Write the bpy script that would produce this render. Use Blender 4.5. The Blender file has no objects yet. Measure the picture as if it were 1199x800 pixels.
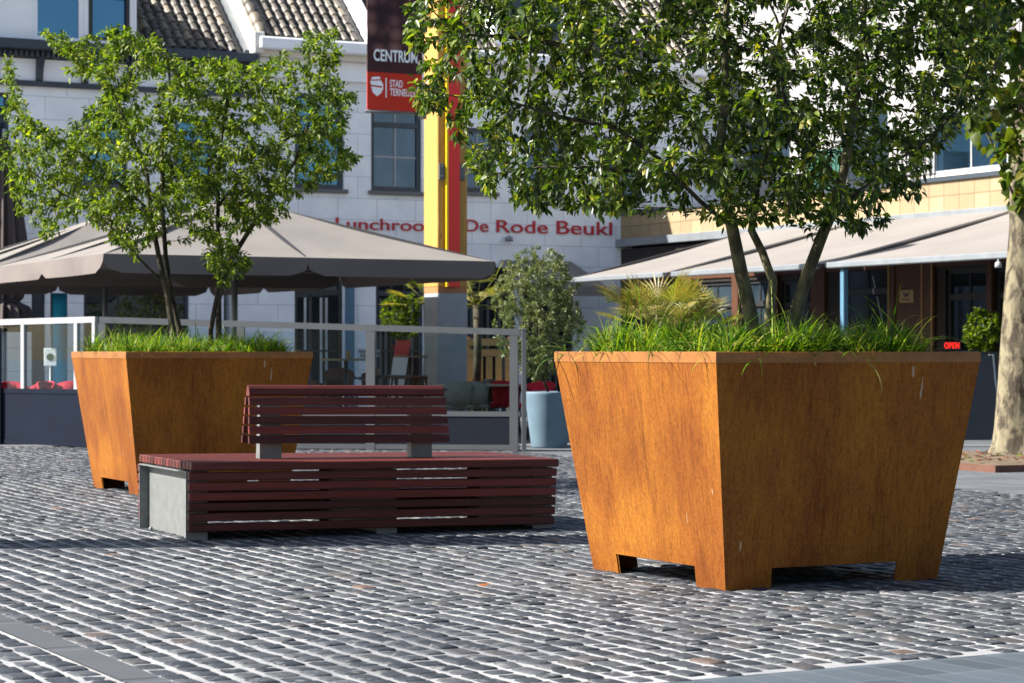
import bpy, math, random
import numpy as np
from mathutils import Vector, Matrix, noise
random.seed(7); rng = np.random.default_rng(7)
R = math.radians
F, HZ, CZ = 2705.6, 411.84, 1.2          # focal (photo px), horizon row, camera height
scene = bpy.context.scene
col = scene.collection

# ------------------------------------------------------------------ helpers
def at(px, Y): return (px-599.5)/F*Y
def gy(py): return CZ*F/(py-HZ)          # ground distance for a photo row
def zz(py, Y): return CZ+(HZ-py)/F*Y

class MB:
    def __init__(s): s.v=[]; s.f=[]; s.mi=[]; s.sm=[]
    def add(s, vs, fs, mi=0, smooth=False):
        b=len(s.v); s.v+= [tuple(p) for p in vs]
        for f in fs: s.f.append(tuple(b+i for i in f)); s.mi.append(mi); s.sm.append(smooth)
    def box(s, x0,x1,y0,y1,z0,z1, mi=0, bev=0.0):
        if x1<x0: x0,x1=x1,x0
        if y1<y0: y0,y1=y1,y0
        if z1<z0: z0,z1=z1,z0
        if bev<=0:
            vs=[(x,y,z) for z in (z0,z1) for y in (y0,y1) for x in (x0,x1)]
            s.add(vs,[(0,2,3,1),(4,5,7,6),(0,1,5,4),(1,3,7,5),(3,2,6,7),(2,0,4,6)],mi); return
        b=min(bev,(x1-x0)*.45,(y1-y0)*.45,(z1-z0)*.45)
        V=[];idx={}
        for sx in (0,1):
            for sy in (0,1):
                for sz in (0,1):
                    X=(x0,x1)[sx];Y=(y0,y1)[sy];Z=(z0,z1)[sz]
                    bx=X+(b if sx==0 else -b);by=Y+(b if sy==0 else -b);bz=Z+(b if sz==0 else -b)
                    idx[(sx,sy,sz)]=len(V); V+=[(X,by,bz),(bx,Y,bz),(bx,by,Z)]
        g=lambda a,b_,c,k: idx[(a,b_,c)]+k
        Fs=[(g(0,0,0,0),g(0,0,1,0),g(0,1,1,0),g(0,1,0,0)),(g(1,0,0,0),g(1,1,0,0),g(1,1,1,0),g(1,0,1,0)),
            (g(0,0,0,1),g(1,0,0,1),g(1,0,1,1),g(0,0,1,1)),(g(0,1,0,1),g(0,1,1,1),g(1,1,1,1),g(1,1,0,1)),
            (g(0,0,0,2),g(0,1,0,2),g(1,1,0,2),g(1,0,0,2)),(g(0,0,1,2),g(1,0,1,2),g(1,1,1,2),g(0,1,1,2))]
        for a in (0,1):
            for c in (0,1):
                Fs.append((g(a,c,0,0),g(a,c,1,0),g(a,c,1,1),g(a,c,0,1)))
                Fs.append((g(a,0,c,0),g(a,1,c,0),g(a,1,c,2),g(a,0,c,2)))
                Fs.append((g(0,a,c,1),g(1,a,c,1),g(1,a,c,2),g(0,a,c,2)))
        for a in (0,1):
            for b_ in (0,1):
                for c in (0,1): Fs.append((g(a,b_,c,0),g(a,b_,c,1),g(a,b_,c,2)))
        s.add(V,Fs,mi)
    def obox(s, p, q, w, h, mi=0, up=Vector((0,0,1))):      # bar from p to q
        p=Vector(p);q=Vector(q);d=(q-p).normalized()
        a=d.cross(up)
        if a.length<1e-4: a=Vector((1,0,0))
        a.normalize();b=a.cross(d).normalized()
        vs=[]
        for c in (p,q):
            for i,j in ((-1,-1),(1,-1),(1,1),(-1,1)): vs.append(c+a*w/2*i+b*h/2*j)
        s.add(vs,[(3,2,1,0),(4,5,6,7),(0,1,5,4),(1,2,6,5),(2,3,7,6),(3,0,4,7)],mi)
    def tube(s, pts, rad, n=8, mi=0, cap=True, smooth=True):
        pts=[Vector(p) for p in pts]
        if not hasattr(rad,'__len__'): rad=[rad]*len(pts)
        vs=[];fs=[];ref=Vector((0.13,0.97,0.2))
        for i,p in enumerate(pts):
            d=(pts[min(i+1,len(pts)-1)]-pts[max(i-1,0)])
            if d.length<1e-7: d=Vector((0,0,1))
            d.normalize(); a=d.cross(ref)
            if a.length<.05: a=d.cross(Vector((1,0,0)))
            a.normalize(); b=d.cross(a)
            for k in range(n):
                t=2*math.pi*k/n; vs.append(p+(a*math.cos(t)+b*math.sin(t))*rad[i])
        for i in range(len(pts)-1):
            for k in range(n):
                k2=(k+1)%n; fs.append((i*n+k,i*n+k2,(i+1)*n+k2,(i+1)*n+k))
        if cap: fs.append(tuple(range(n-1,-1,-1))); fs.append(tuple((len(pts)-1)*n+k for k in range(n)))
        s.add(vs,fs,mi,smooth)
    def lathe(s, prof, n=32, c=(0,0,0), mi=0, smooth=True):
        vs=[];fs=[]
        for r,z in prof:
            for k in range(n):
                t=2*math.pi*k/n; vs.append((c[0]+r*math.cos(t),c[1]+r*math.sin(t),c[2]+z))
        for i in range(len(prof)-1):
            for k in range(n):
                k2=(k+1)%n; fs.append((i*n+k,i*n+k2,(i+1)*n+k2,(i+1)*n+k))
        s.add(vs,fs,mi,smooth)
    def map(s, fn): s.v=[tuple(fn(*p)) for p in s.v]; return s
    def build(s, name, mats, parent=None, **kw):
        me=bpy.data.meshes.new(name); me.from_pydata(s.v,[],s.f)
        if not isinstance(mats,(list,tuple)): mats=[mats]
        for m in mats: me.materials.append(m)
        me.polygons.foreach_set('material_index',s.mi); me.polygons.foreach_set('use_smooth',s.sm); me.update()
        o=bpy.data.objects.new(name,me); col.objects.link(o)
        if parent: o.parent=parent
        for k,v in kw.items(): o[k]=v
        return o

def npmesh(name, V, FQ, mat, parent=None, smooth=False, mi=None, tris=False, **kw):
    me=bpy.data.meshes.new(name); n=len(FQ); k=FQ.shape[1]
    me.vertices.add(len(V)); me.vertices.foreach_set('co',V.astype(np.float32).ravel())
    me.loops.add(n*k); me.loops.foreach_set('vertex_index',FQ.astype(np.int32).ravel())
    me.polygons.add(n); me.polygons.foreach_set('loop_start',np.arange(0,n*k,k,dtype=np.int32))
    me.polygons.foreach_set('loop_total',np.full(n,k,dtype=np.int32))
    for m in (mat if isinstance(mat,(list,tuple)) else [mat]): me.materials.append(m)
    if mi is not None: me.polygons.foreach_set('material_index',mi.astype(np.int32))
    me.polygons.foreach_set('use_smooth',np.full(n,smooth)); me.update(calc_edges=True); me.validate()
    o=bpy.data.objects.new(name,me); col.objects.link(o)
    if parent: o.parent=parent
    for a,b in kw.items(): o[a]=b
    return o

def thing(name, label, cat, loc=(0,0,0), rz=0, group=None):
    o=bpy.data.objects.new(name,None); col.objects.link(o); o.empty_display_size=.2
    o.location=loc; o.rotation_euler=(0,0,rz); tag(o,label,cat,group); return o
def tag(o,label=None,cat=None,group=None,kind=None):
    if label: o['label']=label
    if cat: o['category']=cat
    if group: o['group']=group
    if kind: o['kind']=kind
    return o
def dup(root, loc, rz, label=None, group=None):
    r=root.copy(); col.objects.link(r); r.location=loc; r.rotation_euler=(0,0,rz)
    if label: r['label']=label
    if group: r['group']=group
    for ch in list(root.children):
        c=ch.copy(); col.objects.link(c); c.parent=r
        for g in ch.children:
            d=g.copy(); col.objects.link(d); d.parent=c
    return r

# ------------------------------------------------------------------ materials
class NT:
    def __init__(s,name):
        s.m=bpy.data.materials.new(name); s.m.use_nodes=True; s.t=s.m.node_tree; s.t.nodes.clear()
        s.out=s.n('ShaderNodeOutputMaterial')
    def n(s,t,**kw):
        x=s.t.nodes.new(t)
        for k,v in kw.items():
            if k.startswith('i_'):
                key=k[2:].replace('_',' '); x.inputs[int(key) if key.isdigit() else key].default_value=v
            else: setattr(x,k,v)
        return x
    def l(s,a,b): s.t.links.new(a,b)
    def coord(s,scale=(1,1,1),rot=(0,0,0),kind='Object'):
        c=s.n('ShaderNodeTexCoord'); m=s.n('ShaderNodeMapping'); m.inputs['Scale'].default_value=scale; m.inputs['Rotation'].default_value=rot
        s.l(c.outputs[kind],m.inputs['Vector']); return m.outputs[0]
    def noise(s,vec,scale,detail=4,rough=.55,dist=0):
        x=s.n('ShaderNodeTexNoise'); x.inputs['Scale'].default_value=scale; x.inputs['Detail'].default_value=detail
        x.inputs['Roughness'].default_value=rough; x.inputs['Distortion'].default_value=dist
        if vec is not None: s.l(vec,x.inputs['Vector'])
        return x.outputs['Fac']
    def ramp(s,fac,stops,interp='LINEAR'):
        x=s.n('ShaderNodeValToRGB'); x.color_ramp.interpolation=interp; e=x.color_ramp.elements
        while len(e)<len(stops): e.new(.5)
        for el,(p,c) in zip(e,stops): el.position=p; el.color=(*c,1) if len(c)==3 else c
        s.l(fac,x.inputs[0]); return x.outputs[0]
    def mix(s,a,b,fac,mode='MIX'):
        x=s.n('ShaderNodeMix',data_type='RGBA',blend_type=mode)
        for v,i in ((fac,0),(a,6),(b,7)):
            if hasattr(v,'links'): s.l(v,x.inputs[i])
            else: x.inputs[i].default_value=v if i==0 else (*v,1)
        return x.outputs[2]
    def bump(s,h,strength=.3,dist=.01):
        x=s.n('ShaderNodeBump'); x.inputs['Strength'].default_value=strength; x.inputs['Distance'].default_value=dist
        s.l(h,x.inputs['Height']); return x.outputs[0]
    def bsdf(s,color,rough=.6,metal=0,spec=.5,normal=None,**kw):
        b=s.n('ShaderNodeBsdfPrincipled')
        if hasattr(color,'links'): s.l(color,b.inputs['Base Color'])
        else: b.inputs['Base Color'].default_value=(*color,1)
        if hasattr(rough,'links'): s.l(rough,b.inputs['Roughness'])
        else: b.inputs['Roughness'].default_value=rough
        b.inputs['Metallic'].default_value=metal; b.inputs['Specular IOR Level'].default_value=spec
        if normal is not None: s.l(normal,b.inputs['Normal'])
        for k,v in kw.items(): b.inputs[k.replace('_',' ')].default_value=v
        s.l(b.outputs[0],s.out.inputs[0]); return b

def simple(name,c,rough=.6,metal=0,spec=.5,var=.12,vscale=3,bump=0,bscale=40,bd=.004):
    t=NT(name); v=t.coord(); n=t.noise(v,vscale,5)
    lo=tuple(x*(1-var) for x in c); hi=tuple(min(1,x*(1+var)) for x in c)
    cc=t.ramp(n,[(.3,lo),(.7,hi)])
    nr=t.bump(t.noise(v,bscale,3),bump,bd) if bump else None
    t.bsdf(cc,rough,metal,spec,nr); return t.m

def corten():
    t=NT('corten_steel'); v=t.coord()
    mo=t.noise(t.coord((1,1,.45)),3.1,9,.66,.35); big=t.noise(t.coord((1,1,.7)),1.25,4,.55,.5)
    st=t.noise(t.coord((34,34,.35)),2.0,3,.5); fi=t.noise(t.coord((1,1,.6)),85,4,.75); sp=t.noise(v,22,5,.7)
    a=t.ramp(mo,[(.25,(.140,.041,.006)),(.42,(.188,.061,.007)),(.58,(.225,.082,.008)),(.76,(.26,.105,.012))])
    a=t.mix(a,t.ramp(big,[(.32,(.70,.60,.55)),(.52,(1,1,1)),(.72,(1.12,1.16,1.1))]),1,'MULTIPLY')
    a=t.mix(a,t.ramp(st,[(.32,(.70,.63,.58)),(.5,(1,1,1)),(.8,(1.10,1.12,1.08))]),.8,'MULTIPLY')
    a=t.mix(a,t.ramp(fi,[(.34,(.60,.54,.50)),(.62,(1.18,1.17,1.15))]),.75,'MULTIPLY')
    a=t.mix(a,t.ramp(sp,[(.28,(.62,.52,.46)),(.38,(1,1,1))]),.7,'MULTIPLY')
    dr=t.ramp(t.noise(t.coord((5,5,.12)),2.1,5,.7,.2),[(.30,(.50,.42,.38)),(.42,(1,1,1))]); a=t.mix(a,dr,.7,'MULTIPLY')
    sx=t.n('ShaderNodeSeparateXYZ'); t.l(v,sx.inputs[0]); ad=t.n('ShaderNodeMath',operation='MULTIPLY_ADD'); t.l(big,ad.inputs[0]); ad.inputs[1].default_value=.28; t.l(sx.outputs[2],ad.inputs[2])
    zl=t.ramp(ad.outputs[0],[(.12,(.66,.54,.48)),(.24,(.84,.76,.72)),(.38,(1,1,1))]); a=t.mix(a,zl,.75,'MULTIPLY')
    w=t.noise(t.coord((9,9,1.6),(0,.15,0)),2.3,2,.4); s=t.ramp(w,[(.765,(0,0,0)),(.78,(1,1,1))]); a=t.mix(a,(.30,.22,.14),s)
    t.bsdf(a,t.ramp(mo,[(.3,(.6,.6,.6)),(.7,(.8,.8,.8))]),0,.16,t.bump(fi,.3,.004)); return t.m

def wood(name,c,scale=(1.2,26,26),rough=.45,var=.35,per=.35,spec=.45):
    t=NT(name); v=t.coord(scale); n=t.noise(v,2.2,6,.62,.5)
    g=t.n('ShaderNodeNewGeometry'); ri=g.outputs['Random Per Island']
    a=t.ramp(n,[(.28,tuple(x*(1-var) for x in c)),(.72,tuple(x*(1+var) for x in c))])
    p=t.ramp(ri,[(0,(1-per,)*3),(.5,(1,1,1)),(1,(1+per*1.3,1+per*.5,1+per*.35))])
    t.bsdf(t.mix(a,p,1,'MULTIPLY'),rough,0,spec,t.bump(n,.2,.003)); return t.m

def leafmat(name,cols,trans=.35,spec=.5,rough=.42):
    t=NT(name); g=t.n('ShaderNodeNewGeometry')
    c=t.ramp(g.outputs['Random Per Island'],cols)
    v=t.coord(); n=t.noise(v,2.2,3); c=t.mix(c,t.ramp(n,[(.35,(.72,.78,.7)),(.65,(1.2,1.15,1))]),1,'MULTIPLY')
    b=t.bsdf(c,rough,0,spec)
    tr=t.n('ShaderNodeBsdfTranslucent'); t.l(t.mix(c,(1.5,1.6,.5),1,'MULTIPLY'),tr.inputs[0])
    m=t.n('ShaderNodeMixShader'); m.inputs[0].default_value=trans
    t.l(b.outputs[0],m.inputs[1]); t.l(tr.outputs[0],m.inputs[2]); t.l(m.outputs[0],t.out.inputs[0]); return t.m

def barkmat(name,c1,c2,scale=8,zs=.35,bump=.5):
    t=NT(name); v=t.coord((1,1,zs)); n=t.noise(v,scale,6,.65,.4); n2=t.noise(v,scale*4,4)
    t.bsdf(t.mix(t.ramp(n,[(.44,c1),(.56,c2)]),t.ramp(n2,[(.3,(.7,.7,.7)),(.7,(1.1,1.1,1.1))]),.7,'MULTIPLY'),.85,0,.2,t.bump(n2,bump,.01)); return t.m

def stonemat():
    t=NT('cobble_stone'); g=t.n('ShaderNodeNewGeometry'); v=t.coord()
    c=t.ramp(g.outputs['Random Per Island'],[(0,(.018,.021,.027)),(.3,(.027,.031,.038)),(.6,(.038,.042,.050)),(.82,(.055,.059,.067)),(.988,(.046,.043,.044)),(.998,(.10,.066,.052))])
    n=t.noise(v,42,6,.72); n2=t.noise(v,.55,3)
    c=t.mix(c,t.ramp(n,[(.3,(.55,.56,.58)),(.7,(1.5,1.5,1.47))]),1,'MULTIPLY')
    c=t.mix(c,t.ramp(n2,[(.3,(.8,.83,.88)),(.7,(1.2,1.17,1.1))]),1,'MULTIPLY')
    d=t.ramp(t.noise(v,9,6,.7),[(.56,(0,0,0)),(.66,(.75,.75,.75))]); c=t.mix(c,(.16,.16,.16),d)     # sand caught on the stone tops
    t.bsdf(c,.62,0,.22,t.bump(n,.7,.006)); return t.m
def sandmat():
    t=NT('joint_sand'); v=t.coord(); n=t.noise(v,70,4,.7); n2=t.noise(v,.9,4)
    c=t.ramp(n,[(.3,(.23,.23,.235)),(.7,(.35,.35,.355))])
    c=t.mix(c,t.ramp(n2,[(.3,(.50,.51,.54)),(.6,(1,1,1))]),1,'MULTIPLY')
    t.bsdf(c,.9,0,.2,t.bump(n,.4,.004)); return t.m
def pavermat(name,c,scale,bw=.5,rh=.25,mort=.02,rot=0,mc=(.3,.29,.28),plane='xy',rough=.8,var=.25,off=.5):
    t=NT(name); v=t.coord((1,1,1),(0,0,rot))
    if plane=='xz':
        sp=t.n('ShaderNodeSeparateXYZ'); cb=t.n('ShaderNodeCombineXYZ'); t.l(v,sp.inputs[0]); t.l(sp.outputs[0],cb.inputs[0]); t.l(sp.outputs[2],cb.inputs[1]); v=cb.outputs[0]
    b=t.n('ShaderNodeTexBrick'); t.l(v,b.inputs['Vector']); b.offset=off
    b.inputs['Scale'].default_value=scale; b.inputs['Brick Width'].default_value=bw; b.inputs['Row Height'].default_value=rh
    b.inputs['Mortar Size'].default_value=mort; b.inputs['Mortar Smooth'].default_value=.3
    b.inputs['Color1'].default_value=(*[x*(1-var) for x in c],1); b.inputs['Color2'].default_value=(*[x*(1+var) for x in c],1)
    b.inputs['Mortar'].default_value=(*mc,1)
    n=t.noise(t.coord(),1.3,6,.65); c2=t.mix(b.outputs[0],t.ramp(n,[(.3,(.84,.85,.87)),(.7,(1.08,1.07,1.05))]),1,'MULTIPLY')
    t.bsdf(c2,rough,0,.35,t.bump(b.outputs['Fac'],-.3,.004)); return t.m
def glassmat(name,tint=(.86,.93,.95),refl=.1):
    t=NT(name); tr=t.n('ShaderNodeBsdfTransparent'); tr.inputs[0].default_value=(*tint,1)
    gl=t.n('ShaderNodeBsdfGlossy'); gl.inputs['Roughness'].default_value=.015; gl.inputs[0].default_value=(.9,.95,1,1)
    fr=t.n('ShaderNodeFresnel'); fr.inputs[0].default_value=1.22
    m=t.n('ShaderNodeMixShader'); t.l(fr.outputs[0],m.inputs[0]); t.l(tr.outputs[0],m.inputs[1]); t.l(gl.outputs[0],m.inputs[2]); t.l(m.outputs[0],t.out.inputs[0]); return t.m
def winmat(name,dark,tint,refl=.35,scale=.5):
    t=NT(name); v=t.coord(); n=t.noise(v,scale,2,.4); 
    d=t.n('ShaderNodeBsdfDiffuse'); t.l(t.ramp(n,[(.35,dark),(.65,tuple(x*2.2+.01 for x in dark))]),d.inputs[0])
    gl=t.n('ShaderNodeBsdfGlossy'); gl.inputs['Roughness'].default_value=.02; gl.inputs[0].default_value=(*tint,1)
    m=t.n('ShaderNodeMixShader'); m.inputs[0].default_value=refl; t.l(d.outputs[0],m.inputs[1]); t.l(gl.outputs[0],m.inputs[2]); t.l(m.outputs[0],t.out.inputs[0]); return t.m

M={}
M['corten']=corten()
M['rim']=simple('corten_rim',(.20,.075,.014),.55,0,.35,.22,9,.2)
M['soil']=simple('planter_soil',(.05,.033,.022),.95,0,.1,.3,20,.8,50)
M['cob']=stonemat(); M['sand']=sandmat()
M['paver']=pavermat('grey_paver',(.085,.092,.10),1.0,.30,.10,.004,R(27),(.045,.05,.055))
M['paver_front']=pavermat('slate_paver',(.046,.060,.074),1.0,.15,.30,.004,R(-30),(.10,.115,.13),off=0.0)
M['strip']=pavermat('gutter_slab',(.055,.06,.068),1.0,3.0,1.0,.006,R(-27),(.12,.12,.12),var=.06)
M['bwood']=wood('bench_hardwood',(.074,.018,.015),(1.3,30,30),.48,.38,.5,.22)
M['bsteel']=simple('galvanised_steel',(.125,.132,.13),.5,.1,.5,.16,14,.1,60)
M['green_leaf']=leafmat('tree_leaf',[(0,(.009,.022,.002)),(.35,(.026,.052,.005)),(.7,(.070,.118,.010)),(.93,(.16,.205,.016)),(1,(.26,.22,.03))],.44,.5,.40)
M['light_leaf']=leafmat('small_tree_leaf',[(0,(.018,.038,.003)),(.4,(.055,.098,.007)),(.8,(.135,.195,.014)),(1,(.26,.28,.03))],.46,.35,.5)
M['plane_leaf']=leafmat('plane_leaf',[(0,(.02,.045,.006)),(.5,(.05,.08,.010)),(.85,(.11,.14,.015)),(1,(.17,.14,.02))],.45,.4,.45)
M['olive_leaf']=leafmat('olive_leaf',[(0,(.045,.062,.025)),(.5,(.10,.125,.055)),(1,(.25,.27,.15))],.25,.4,.45)
M['grass']=leafmat('sedge_blade',[(0,(.014,.045,.004)),(.35,(.05,.12,.007)),(.72,(.15,.245,.014)),(.92,(.27,.31,.04)),(1,(.34,.28,.13))],.42,.25,.5)
M['palm_leaf']=leafmat('palm_leaf',[(0,(.08,.10,.018)),(.5,(.16,.17,.03)),(.85,(.24,.22,.05)),(1,(.28,.17,.06))],.3,.4,.45)
M['bark']=barkmat('smooth_bark',(.045,.040,.022),(.115,.105,.055),9,.35,.35)
M['dbark']=barkmat('dark_bark',(.022,.019,.014),(.06,.052,.033),10,.4,.4)
M['pbark']=barkmat('plane_bark',(.05,.040,.028),(.18,.155,.10),7,.5,.8)
M['white']=pavermat('white_block_wall',(.86,.88,.90),1.0,.83,.42,.006,0,(.42,.44,.47),'xz',.75,.03)
M['wpaint']=simple('white_paint',(.85,.86,.87),.55,0,.4,.05,1.5)
M['cream']=simple('cream_trim',(.66,.62,.55),.6,0,.3,.08,2)
M['navy']=simple('navy_paint',(.028,.038,.052),.45,0,.5,.15,3)
M['dark']=simple('black_paint',(.018,.018,.02),.45,0,.5,.2,4)
M['glassw']=winmat('window_glass',(.006,.014,.022),(.15,.34,.53),.42)
M['glassd']=winmat('dark_window_glass',(.008,.010,.012),(.3,.38,.45),.10)
M['glassm']=winmat('mid_window_glass',(.012,.02,.028),(.15,.25,.36),.30,1.5)
M['pane']=glassmat('clear_screen_glass')
M['curtain']=simple('curtain',(.5,.5,.48),.9,0,.1,.15,6)
def tile():
    t=NT('roof_tile'); g=t.n('ShaderNodeNewGeometry'); v=t.coord(); n=t.noise(v,14,4)
    c=t.ramp(g.outputs['Random Per Island'],[(0,(.045,.038,.032)),(.5,(.105,.09,.072)),(1,(.19,.155,.11))])
    t.bsdf(t.mix(c,t.ramp(n,[(.3,(.65,.65,.65)),(.7,(1.25,1.22,1.15))]),1,'MULTIPLY'),.5,0,.5,t.bump(n,.3,.01)); return t.m
M['tile']=tile()
M['zinc']=simple('zinc',(.22,.24,.26),.4,.4,.5,.15,3)
M['canvas']=simple('taupe_canvas',(.172,.158,.147),.9,0,.15,.09,1.2,.3,1.6,.05)
M['canvas_d']=simple('dark_taupe_canvas',(.07,.058,.056),.9,0,.15,.1,1.2,.25,160)
M['awning']=simple('beige_awning_canvas',(.185,.170,.158),.9,0,.15,.08,1.0,.3,1.4,.05)
M['greym']=simple('grey_aluminium',(.10,.106,.113),.4,.25,.5,.06,3)
M['whitem']=simple('white_aluminium',(.29,.30,.31),.4,0,.5,.04,3)
M['panel']=wood('slate_panel',(.010,.013,.021),(2,2,30),.8,.25,.05,.15)
M['navyp']=simple('navy_panel',(.0045,.008,.018),.8,0,.1,.12,2)
def timber(name,c):
    t=NT(name); v=t.coord((14,14,.7)); n=t.noise(v,2.6,7,.65,.8); k=t.noise(t.coord((3,3,1.2)),2.5,2)
    a=t.ramp(n,[(.3,tuple(x*.62 for x in c)),(.5,c),(.72,tuple(min(.9,x*1.2) for x in c))])
    a=t.mix(a,t.ramp(k,[(.70,(1,1,1)),(.76,(.35,.25,.15))]),1,'MULTIPLY')
    t.bsdf(a,.6,0,.3,t.bump(n,.2,.004)); return t.m
M['timber']=timber('mast_timber',(.40,.225,.055))
M['red']=simple('red_paint',(.72,.012,.008),.35,0,.5,.05,2)
M['yellow']=simple('yellow_paint',(.9,.58,.01),.4,0,.5,.05,2)
M['light_steel']=simple('white_coated_steel',(.27,.285,.31),.5,0,.4,.08,5,.1)
M['bluepot']=simple('pale_blue_pot',(.11,.17,.22),.6,0,.4,.12,4,.15,30)
M['blue']=simple('blue_paint',(.07,.16,.235),.5,0,.4,.1,3)
M['bluec']=simple('blue_cloth',(.02,.28,.48),.8,0,.2,.1,3)
M['green']=simple('green_paint',(.02,.09,.065),.5,0,.4,.12,3)
M['redc']=simple('red_cushion',(.33,.012,.025),.85,0,.2,.15,6)
M['rattan']=simple('grey_wicker',(.14,.145,.12),.8,0,.2,.3,60,.5,120)
M['cane']=simple('pale_cane',(.30,.22,.10),.6,0,.3,.2,20)
M['pale_wood']=wood('pale_pine',(.36,.22,.08),(2,20,20),.6,.22,.2)
M['brown_wood']=wood('brown_storefront_wood',(.062,.023,.010),(10,10,1),.5,.35,.2)
M['table']=wood('table_top_wood',(.26,.19,.12),(2,20,20),.5,.2,.1)
M['ybrick']=pavermat('yellow_brick',(.27,.205,.12),1.0,.40,.42,.012,0,(.15,.105,.055),'xz',.8,.13,0.0)
M['brick_edge']=simple('corten_edging',(.10,.045,.03),.7,0,.3,.2,6)
M['gold']=simple('gold_plaque',(.32,.22,.10),.5,0,.4,.1,20)
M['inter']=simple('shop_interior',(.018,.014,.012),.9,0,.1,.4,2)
M['bred']=simple('banner_red',(.52,.035,.018),.75,0,.2,.06,2)
M['letter']=simple('red_sign_letter',(.46,.015,.03),.5,0,.4,.05,2)
M['dead']=simple('dry_leaf',(.22,.07,.02),.8,0,.2,.3,8)
t=NT('led_red'); e=t.n('ShaderNodeEmission'); e.inputs[0].default_value=(1,.03,.02,1); e.inputs[1].default_value=.5; t.l(e.outputs[0],t.out.inputs[0]); M['led']=t.m
def bannerphoto():
    t=NT('banner_photo_print'); v=t.coord((1,1,1))
    w=t.n('ShaderNodeTexVoronoi'); w.inputs['Scale'].default_value=4.2; w.feature='F1'; w.inputs['Randomness'].default_value=.8
    sp=t.n('ShaderNodeSeparateXYZ'); cb=t.n('ShaderNodeCombineXYZ'); t.l(v,sp.inputs[0]); t.l(sp.outputs[0],cb.inputs[0]); t.l(sp.outputs[2],cb.inputs[1]); t.l(cb.outputs[0],w.inputs['Vector'])
    c=t.ramp(w.outputs['Distance'],[(.05,(.26,.14,.12)),(.4,(.13,.06,.055)),(.6,(.05,.022,.025)),(.8,(.03,.014,.018))])
    t.bsdf(c,.75,0,.2); return t.m
M['bphoto']=bannerphoto(); M['bdark']=simple('banner_dark_print',(.055,.022,.024),.75,0,.2,.15,3)
M['menu']=simple('menu_red_print',(.60,.05,.05),.6,0,.3,.1,8)

# ------------------------------------------------------------------ text
def textmesh(txt,x0,x1,z0,z1,y,mat,parent,name,thick=.02,bold=.0,space=1.0):
    cu=bpy.data.curves.new('t','FONT'); cu.body=txt; cu.extrude=.5; cu.offset=bold; cu.space_character=space
    o=bpy.data.objects.new('t',cu); col.objects.link(o); dg=bpy.context.evaluated_depsgraph_get()
    me=bpy.data.meshes.new_from_object(o.evaluated_get(dg)); bpy.data.objects.remove(o)
    n=len(me.vertices); a=np.zeros(n*3); me.vertices.foreach_get('co',a); a=a.reshape(-1,3)
    mn=a.min(0);mx=a.max(0); b=(a-mn)/(mx-mn)
    c=np.stack([x0+b[:,0]*(x1-x0), y-thick*b[:,2], z0+b[:,1]*(z1-z0)],1)
    me.vertices.foreach_set('co',c.ravel()); me.materials.clear(); me.materials.append(mat); me.update()
    r=bpy.data.objects.new(name,me); col.objects.link(r); r.parent=parent; return r

# ------------------------------------------------------------------ camera, light
cam=bpy.data.cameras.new('camera'); co=bpy.data.objects.new('camera',cam); col.objects.link(co)
co.location=(0,0,CZ); co.rotation_euler=(R(90),0,0); cam.lens=36*F/1199; cam.sensor_width=36
cam.shift_y=(HZ-400)/1199; cam.clip_end=2000; cam.dof.use_dof=True; cam.dof.focus_distance=12.6; cam.dof.aperture_fstop=6.3
scene.camera=co
AZ,EL=R(6),R(38)
sd=Vector((math.cos(AZ)*math.cos(EL),math.sin(AZ)*math.cos(EL),-math.sin(EL)))
su=bpy.data.lights.new('sun','SUN'); su.energy=5.0; su.angle=R(.53); su.color=(1,.95,.87)
so=bpy.data.objects.new('sun',su); col.objects.link(so); so.rotation_euler=sd.to_track_quat('-Z','Y').to_euler()
w=bpy.data.worlds.new('World'); scene.world=w; w.use_nodes=True; nt=w.node_tree; bg=nt.nodes['Background']
sk=nt.nodes.new('ShaderNodeTexSky'); sk.sky_type='NISHITA'; sk.sun_disc=False; sk.sun_elevation=EL; sk.sun_rotation=R(264); sk.air_density=1.0; sk.dust_density=1.5
nt.links.new(sk.outputs[0],bg.inputs[0]); bg.inputs[1].default_value=.064
scene.view_settings.view_transform='Standard'; scene.view_settings.look='None'; scene.view_settings.exposure=1.72; scene.view_settings.gamma=1
scene.cycles.use_denoising=True; scene.cycles.max_bounces=8; scene.cycles.transparent_max_bounces=16

# ------------------------------------------------------------------ ground
TH=R(27); ru=np.array([math.cos(TH),math.sin(TH)]); lv=np.array([-math.sin(TH),math.cos(TH)])
m=MB(); m.add([(-300,-80,0),(300,-80,0),(300,500,0),(-300,500,0)],[(0,1,2,3)]); tag(m.build('ground',M['paver']),'grey brick paving of the square reaching behind the terrace','ground',kind='structure')
def side(P,Q,X,Y): return (Q[0]-P[0])*(Y-P[1])-(Q[1]-P[1])*(X-P[0])
A0=np.array([4.28,19.3]); A1=A0+lv*40                     # right edge of the cobbles
Fd=np.array([math.cos(R(30)),math.sin(R(30))]); B0=np.array([.72,8.43]); 
S0=np.array([-1.42,8.365])                                # slab strip, lower edge
# sand bed (polygon)
def inter(P,d,Q,e):
    a=np.array([[d[0],-e[0]],[d[1],-e[1]]]); tt=np.linalg.solve(a,np.array(Q)-np.array(P)); return np.array(P)+d*tt[0]
c1=inter(B0,Fd,A0,lv); c2=A0+lv*9.6; c4=B0-Fd*16; c3=np.array([c4[0]-6,29.0]); c2=np.array([A0[0]-lv[0]*0+lv[0]*((29.0-A0[1])/lv[1]),29.0])
m=MB(); m.add([(*p,.004) for p in (c4,c1,c2,c3)],[(0,1,2,3)]); tag(m.build('joint_sand',M['sand']),'pale sand between the dark cobbles','sand',kind='structure')
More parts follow.
